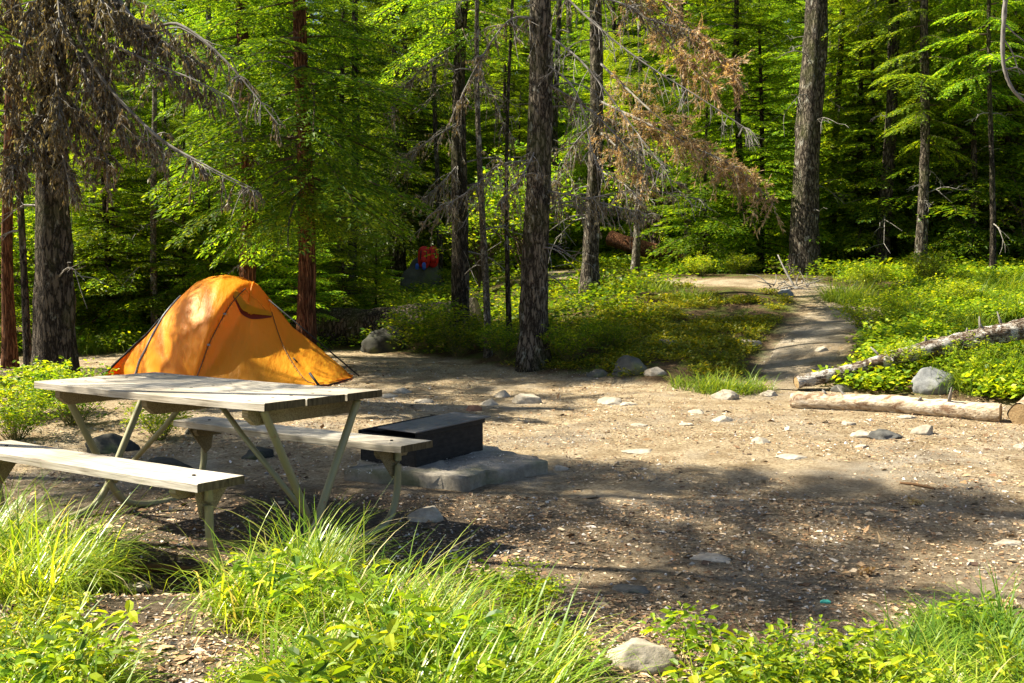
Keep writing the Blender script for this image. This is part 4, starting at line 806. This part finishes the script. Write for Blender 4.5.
# ------------------------------------------------------------------ bushes, undergrowth, cover, grass
def cluster(seed, n, r, h, leaf, mat=0):
    rg = np.random.default_rng(seed); mb = MB(); a = rg.random(n)*6.28; rr = r*np.sqrt(rg.random(n)); z = h*rg.uniform(.25, 1, n)*(1-.4*rr/r); P = np.stack([rr*np.cos(a), rr*np.sin(a), z], -1)
    el = rg.uniform(-.2, .7, n); a2 = rg.random(n)*6.28; D = np.stack([np.cos(a2)*np.cos(el), np.sin(a2)*np.cos(el), np.sin(el)], -1); s = rg.uniform(.6, 1.3, n); leaves(mb, LEAFQ, P, D, leaf[0]*s, leaf[1]*s, rg=rg, tilt=.5); return mb.arr()
def cover(nm, label, n, gen, tpls, mat, cat='undergrowth', sc=(.7, 1.3)):
    P = []; 
    while len(P) < n: P += [p_ for p_ in gen() if len(P) < 1e9]
    P = np.array(P[:n]); P = np.c_[P, H(P[:, 0], P[:, 1])-.01]; mb = MB(); ch = RNG.integers(0, len(tpls), n); th = RNG.random(n)*6.28; s = RNG.uniform(*sc, n)
    R = np.zeros((n, 3, 3)); R[:, 0, 0] = np.cos(th); R[:, 0, 1] = -np.sin(th); R[:, 1, 0] = np.sin(th); R[:, 1, 1] = np.cos(th); R[:, 2, 2] = 1; R *= s[:, None, None]
    for c in range(len(tpls)):
        k_ = ch == c
        if k_.any(): stamp(mb, tpls[c], R[k_], P[k_])
    return tag(mb.build(nm, M[mat]), label, cat, kind='stuff')
CLs = [cluster(s, 26, .13, .13, (.040, .026)) for s in range(4)]; CLm = [cluster(s+9, 34, .22, .30, (.055, .036)) for s in range(4)]; CLf = [cluster(s+19, 34, .45, .55, (.10, .065)) for s in range(4)]
def gen(x0, x1, y0, y1, cond, m=3000):
    def f():
        x = RNG.uniform(x0, x1, m); y = RNG.uniform(y0, y1, m); k_ = cond(x, y); return list(zip(x[k_], y[k_]))
    return f
pd = lambda x, y: path_d(x, y)
past = lambda x, y, a=.1: (y-edge_y(x) > a)
cover('ground_cover', 'mossy low leaves carpeting the mound left of the path', 3600, gen(-.4, 4.5, 11.5, 19.5, lambda x, y: past(x, y, .15+.3*vnoise(x*2, y*2, 6)) & (pd(x, y) > .22) & (fbm(x*1.1, y*1.1, 61) > .42) & (x < 4.2)), CLs, 'cover', sc=(.5, 1.0))
cover('undergrowth', 'bright yellow green bushes filling the slope right of the path', 5200, gen(3.6, 12, 10, 20, lambda x, y: past(x, y, .35) & (pd(x, y) > .25) & (x > 3.6+(y-11)*.22) & (y > 11.95) & (x < y*.56+1) & (fbm(x*.9, y*.9, 62) > .36)), CLm, 'shrub', sc=(.55, 1.1))
BX = G(936, 391)
cover('low_bushes', 'low green bushes in front of the fallen log around the boulder', 900, gen(3.3, 7, 9.3, 11.95, lambda x, y: past(x, y, .2) & (fbm(x*.9, y*.9, 66) > .38) & ~((np.abs(x-BX[0]) < .36) & (y < BX[1]+.4))), CLs, 'shrub', sc=(1.0, 1.9))
cover('forest_floor_plants', 'leafy plants covering the forest floor beyond the clearing', 6500, gen(-14, 16, 15, 34, lambda x, y: past(x, y, .3) & (pd(x, y) > .2) & (np.abs(x) < y*.56) & ((x < 2) | (y > 18.5)) & (fbm(x*.6, y*.6, 63) > .40)), CLm, 'broad', sc=(.7, 1.5))
cover('far_undergrowth', 'hazy green undergrowth far between the distant trunks', 4200, gen(-32, 34, 32, 62, lambda x, y: (np.abs(x) < y*.56)), CLf, 'broad', sc=(.7, 1.6))
def blades(P, L, W_, az, th0, cur, rg, nseg=6):
    n = len(P); ds = L/nseg; pos = P.copy(); out = []; th = th0.copy(); d = np.stack([np.cos(az), np.sin(az)], -1); sd = np.stack([-np.sin(az), np.cos(az), 0*az], -1)
    for i in range(nseg+1):
        wd = W_*(1-(i/nseg)**1.8)*.5+.0002; out.append(np.stack([pos-sd*wd[:, None], pos+sd*wd[:, None]], 1)); 
        pos = pos+np.c_[d*(np.cos(th)*ds)[:, None], np.sin(th)*ds]; th = th-cur/nseg*(1+.6*i/nseg); az = az+rg.normal(0, .05, n); d = np.stack([np.cos(az), np.sin(az)], -1); sd = np.stack([-np.sin(az), np.cos(az), 0*az], -1)
    V = np.stack(out, 1).reshape(n, -1, 3); q = np.array([(2*i, 2*i+1, 2*i+3, 2*i+2) for i in range(nseg)]); Q_ = (q[None]+(np.arange(n)*2*(nseg+1))[:, None, None]).reshape(-1, 4); return V.reshape(-1, 3), Q_
def tussock(mb, x, y, r, n, L, seed, wd=.0065, lean=None, spread=1.0, dz=0):
    rg = np.random.default_rng(seed); a = rg.random(n)*6.28; rr = r*np.sqrt(rg.random(n)); P = np.stack([x+rr*np.cos(a), y+rr*np.sin(a), 0*a], -1); P[:, 2] = H(P[:, 0], P[:, 1])-.01+dz
    az = a+rg.normal(0, 1.25, n)
    if lean is not None: v = np.stack([np.cos(az), np.sin(az)], -1)+np.array(lean); az = np.arctan2(v[:, 1], v[:, 0])
    l = L*rg.uniform(.3, 1.2, n); mb.add(*blades(P, l, wd*rg.uniform(.6, 1.3, n), az, rg.uniform(1.05, 1.5, n)-.25*rr/r*spread, rg.uniform(.7, 3.0, n)*rg.choice([1, 1, 1, .45, 1.35], n), rg))
mb = MB()
# front mass: centres given as picture position of the root and blade length
rs = np.random.default_rng(99)
def mass(poly, n, Lr, nb, r=.10, lean=(.5, -.2), dmin=0):
    poly = np.array(poly); x0, y0 = poly.min(0); x1, y1 = poly.max(0); c = 0
    while c < n:
        px, py = rs.uniform(x0, x1), rs.uniform(y0, y1); ins = False
        for i in range(len(poly)):
            a_, b_ = poly[i], poly[i-1]
            if (a_[1] > py) != (b_[1] > py) and px < (b_[0]-a_[0])*(py-a_[1])/(b_[1]-a_[1])+a_[0]: ins = not ins
        if not ins: continue
        x, y, z = G(px, py, 1.5); tussock(mb, x, y, r, nb, rs.uniform(*Lr)*.84, int(rs.integers(1e6)), lean=lean); c += 1
mass([(-60, 560), (40, 545), (110, 570), (60, 600), (-60, 620)], 12, (.50, .70), 200, .12, (.3, -.2))
mass([(205, 604), (300, 588), (380, 618), (440, 624), (520, 648), (575, 690), (560, 760), (330, 760), (330, 700), (240, 640)], 50, (.26, .50), 170, .12, (.45, -.1))
mass([(250, 590), (300, 570), (340, 600), (280, 620)], 6, (.45, .62), 170, .08, (.2, 0))
mass([(-60, 660), (60, 650), (120, 700), (100, 800), (-60, 800)], 14, (.25, .36), 200, .10, (.3, 0))
mass([(760, 720), (860, 700), (980, 690), (1080, 700), (1080, 800), (760, 800)], 20, (.30, .42), 190, .09, (-.1, 0))
mass([(700, 740), (760, 730), (770, 800), (690, 800)], 6, (.26, .36), 160, .09, (.3, 0))
tag(mb.build('grass', M['grass']), 'long bright arching grass in the foreground before the table', 'grass', kind='stuff')
mb = MB()
mass([(890, 640), (960, 625), (1040, 640), (1050, 680), (900, 680)], 12, (.20, .34), 200, .10, (.1, .1))
mb2 = mb; mb = MB()
for (px, py, nb, L) in [(845, 302, 700, .62), (868, 305, 500, .5), (725, 392, 420, .34), (700, 388, 300, .3), (745, 390, 300, .28), (1005, 300, 700, .7), (985, 310, 500, .6), (1018, 320, 500, .6), (690, 300, 400, .4), (920, 330, 400, .5), (960, 380, 400, .45), (1010, 380, 500, .5), (985, 385, 400, .4), (975, 330, 400, .5), (655, 290, 300, .35), (100, 350, 500, .45), (80, 352, 400, .4), (120, 348, 400, .4), (5, 350, 300, .4)]:
    x, y, z = G(px, py); tussock(mb, x, y, .30, nb, L, px, wd=.009, spread=1.3)
tag(mb2.build('dark_grass', M['grass_dark']), 'dark green upright grass at the lower right behind the bright blades', 'grass', kind='stuff')
tag(mb.build('meadow_grass', M['grass_dark']), 'soft grass tufts on the slope around the logs and the path', 'grass', kind='stuff')
# foreground leafy sprigs, each a plant of its own
SP = [(350, 735, 'sprig0', 1.3, 'yellow sprig poking through the long grass at the bottom'), (410, 700, 'sprig1', 1.3, 'leafy sprig in the middle of the bottom long grass'), (330, 640, 'sprig0', 1.2, 'leafy sprig just right of the upright sprig in the long grass'), (470, 720, 'sprig0', 1.2, 'leafy sprig at the bottom edge in the right part of the long grass'), (20, 680, 'shrub1', .45, 'bright leafy plant at the left edge near the bottom'), (880, 730, 'sprig0', 1.1, 'tall sprig at the bottom edge in the lower right grass'), (865, 690, 'sprig1', 1.0, 'sprig between the bright bushes and the dark grass'), (50, 632, 'shrub1', .38, 'yellow green leafy plant left of the bare soil, under the left tussock'), (8, 580, 'sprig0', .9, 'yellow tipped sprig at the left edge beside the tussock'), (92, 700, 'sprig0', 1.15, 'leafy sprig standing at the left of the bare soil strip'), (30, 730, 'sprig1', 1.1, 'leafy sprig in the bottom left corner'), (50, 770, 'sprig0', 1.0, 'bright sprig at the bottom edge left of the soil strip'), (240, 700, 'shrub1', .28, 'dense leafy plant right of the bare soil strip'), (230, 800, 'shrub0', .4, 'leafy plant at the bottom between the soil strip and the long grass'), (265, 612, 'sprig0', 1.0, 'upright sprig rising from the middle of the long grass'), (420, 790, 'shrub0', .4, 'yellow sprigs at the bottom edge in the long grass'), (320, 775, 'sprig1', 1.2, 'bright sprig at the bottom edge right of the soil strip'),
 (520, 612, 'shrub0', .36, 'dark leafy plant at the right end of the long front grass'), (545, 665, 'shrub1', .36, 'bright leafy plant beside the cracked pale rock'), (680, 668, 'sprig1', .95, 'small green seedling right of the cracked pale rock'), (785, 730, 'shrub0', .55, 'bright leafy bush at the bottom right of centre'), (835, 740, 'shrub0', .6, 'bright leafy bush at the left side of the lower right grass'), (735, 740, 'sprig0', 1.2, 'yellow sprig at the bottom edge left of the bright bushes'), (780, 770, 'shrub0', .55, 'leafy bush cut by the bottom edge below the bright bushes'), (1000, 705, 'sprig0', .9, 'yellowish sprig in the lower right corner'), (962, 640, 'sprig1', .8, 'reddish stemmed sprig above the dark grass'), (455, 600, 'sprig1', .8, 'small sprig at the back rim of the long grass')]
for px, py, key, sc_, lb in SP:
    x, y, z = G(px, py, 1.5); put(key, x, y, lb, None, sc_, cat='plant')
BS = [(30, 415, 'shrub1', 1.25, 'green leafy bush at the left edge above the near bench'), (75, 425, 'bush0', .62, 'green leafy bush between the near bench and the left table legs'), (160, 440, 'bush0', .42, 'small leafy bush seen through the table legs'), (15, 440, 'bush0', .5, 'low leafy bush at the left edge behind the near bench'), (425, 352, 'bush0', .95, 'sunlit leafy bush at the back edge of the clearing left of the central trunks'), (460, 356, 'bush0', .75, 'leafy bush at the foot of the dark furrowed trunk'), (505, 358, 'bush0', .6, 'leafy bush against the left foot of the thickest central trunk'), (570, 362, 'bush0', .65, 'leafy bush right of the foot of the thickest central trunk'), (394, 318, 'bush0', .6, 'tall bright bush growing in front of the huge fallen log'), (455, 290, 'bush0', .6, 'bush below the red packs'), (868, 335, 'bush0', .62, 'yellow green bush at the right rim of the path'), (905, 322, 'bush0', .6, 'yellow bush above the middle of the fallen log'), (950, 312, 'bush0', .6, 'bright bush above the thick end of the fallen log'), (970, 372, 'bush0', .45, 'green bush right of the boulder'), (905, 375, 'bush0', .45, 'small dark bush left of the boulder'), (1015, 372, 'bush0', .4, 'bush at the right edge above the bleached log'), (150, 335, 'bush0', 1.0, 'leafy bush just left of the tent'), (90, 335, 'bush0', 1.0, 'leafy bush right of the thickest left trunk'), (610, 350, 'bush0', .5, 'low bush on the near side of the mossy mound'), (700, 276, 'bush0', .5, 'green bush along the upper side of the path'), (740, 274, 'bush0', .5, 'green bush at the upper side of the path near the bend'), (868, 290, 'bush0', .55, 'dark bush behind the grass tufts at the path bend'), (930, 285, 'bush0', .7, 'bush in shade at the forest edge above the yellow bushes')]
for px, py, key, sc_, lb in BS:
    x, y, z = G(px, py); put(key, x, y, lb, None, sc_*1.0, cat='bush')
# young conifers one can tell apart
for px, py, d, key, sc_, lb in [(110, 320, 17.5, 'lush2', .95, 'layered light green young conifer between the thick trunk and the tent'), (185, 318, 17.5, 'young0', 1.15, 'young conifer with fanned sprays left of the tent top'), (60, 330, 18, 'young0', .9, 'young conifer partly hidden by the thickest left trunk'), (345, 318, 18.6, 'young1', .7, 'dark young conifer right of the rust coloured trunk'), (376, 300, 19, 'young0', .55, 'young conifer in front of the red packs gap'), (270, 300, 18.8, 'young1', 1.1, 'young conifer between the two reddish trunks'), (705, 275, 22, 'young1', 1.0, 'young conifer under the brown dead sprays'), (760, 272, 22.5, 'lush0', 1.0, 'bright young conifer left of the tall leaning trunk'), (855, 275, 22.5, 'lush0', 1.05, 'layered yellow green young conifer right of the tall leaning trunk'), (905, 278, 22, 'lush2', 1.1, 'young conifer between the dark and the greyish right hand trunks'), (950, 280, 21, 'young1', 1.2, 'young conifer behind the yellow bushes'), (1005, 280, 21.5, 'lush0', 1.1, 'young conifer at the right edge of the forest'), (655, 268, 24, 'sap1', .9, 'yellow sapling at the upper end of the path'), (525, 280, 20, 'sap0', .9, 'yellow sapling seen between the central trunks'), (480, 290, 21, 'sap0', .8, 'sapling left of the thickest central trunk')]:
    b = W3(px, py, d); put(key, b[0], d, lb, None, sc_, cat='tree')
# loose litter on the bare ground
def litter(nm, label, n, tpl, sz, mat, fall, seed, cat):
    rg = np.random.default_rng(seed); P = []
    while len(P) < n:
        y = 2.6+12*rg.random(4000)**fall; x = rg.uniform(-.56, .56, 4000)*y; k_ = (y < edge_y(x)+.3) | (path_d(x, y) < 0); k_ &= fbm(x*1.5, y*1.5, 70) > rg.uniform(.2, .6, 4000); k_ &= ~((x > -1.3) & (x < .35) & (y > 6.55) & (y < 8.1)); P += list(zip(x[k_], y[k_]))
    P = np.array(P[:n]); P = np.c_[P, H(P[:, 0], P[:, 1])+.003]; D = rg.normal(0, 1, (n, 3)); D[:, 2] *= .18; s = sz*rg.lognormal(0, .45, n); mb = MB(); leaves(mb, tpl, P, D, s, s*rg.uniform(.2, .8, n), rg=rg, tilt=.35); return tag(mb.build(nm, M[mat]), label, cat, kind='stuff')
litter('wood_chips', 'bark flakes and dry leaves strewn over the bare ground', 110000, LEAFQ, .017, 'chip', 1.6, 1, 'litter')
v4 = (np.array([(0, -.5, 0), (.5, 0, .0), (0, .5, 0), (-.5, 0, 0), (.05, 0, .4), (0, 0, -.2)], float), np.zeros((0, 4), int), np.array([(0, 1, 4), (1, 2, 4), (2, 3, 4), (3, 0, 4)]), np.zeros(4, int))
litter('gravel', 'small pebbles scattered over the bare ground', 9000, v4, .013, 'pebble', 1.1, 2, 'gravel')
litter('bark_pieces', 'larger flakes of bark and dry leaves on the bare ground', 5000, LEAFQ, .036, 'chip', 1.5, 5, 'litter')
# sticks
for i, (p0, p1, r, lb) in enumerate([((120, 572), (215, 578), .018, 'rotten brown stick below the near bench beside the hollow'), ((900, 484), (935, 490), .008, 'short dark stick on the sunny dirt at the right')]):
    a_, b_ = np.array(G(*p0)), np.array(G(*p1)); a_[2] += r*.7; b_[2] += r*.7; tag(MB().add(*tube(smooth_path([a_, (a_+b_)/2+[0, .02, .005], b_], 12), r, 8, True, .4, i)).build('stick', M['dirtpile'], None, True), lb, 'stick')
for k_, (r_, u_) in PROTO.items():
    if not u_:
        for c_ in list(r_.children): bpy.data.objects.remove(c_)
        bpy.data.objects.remove(r_)
# members of a repeated kind are told apart by where they stand in their row
ORD = ['leftmost', 'second from left', 'third from left', 'fourth from left', 'fifth from left', 'sixth from left', 'seventh from left', 'eighth from left', 'ninth from left', 'tenth from left']
GR = {}
for o_ in COL.objects:
    if o_.parent is None and o_.get('group') and o_.get('category'): GR.setdefault(o_['group'], []).append(o_)
for g_, L_ in GR.items():
    if 0: continue
    L_.sort(key=lambda o_: o_.location.x/max(o_.location.y, .1))
    if 1 < len(L_) <= 10 or 0:
        for i, o_ in enumerate(L_): o_['label'] = (ORD[i] if i < len(L_)-1 else 'rightmost')+' '+g_
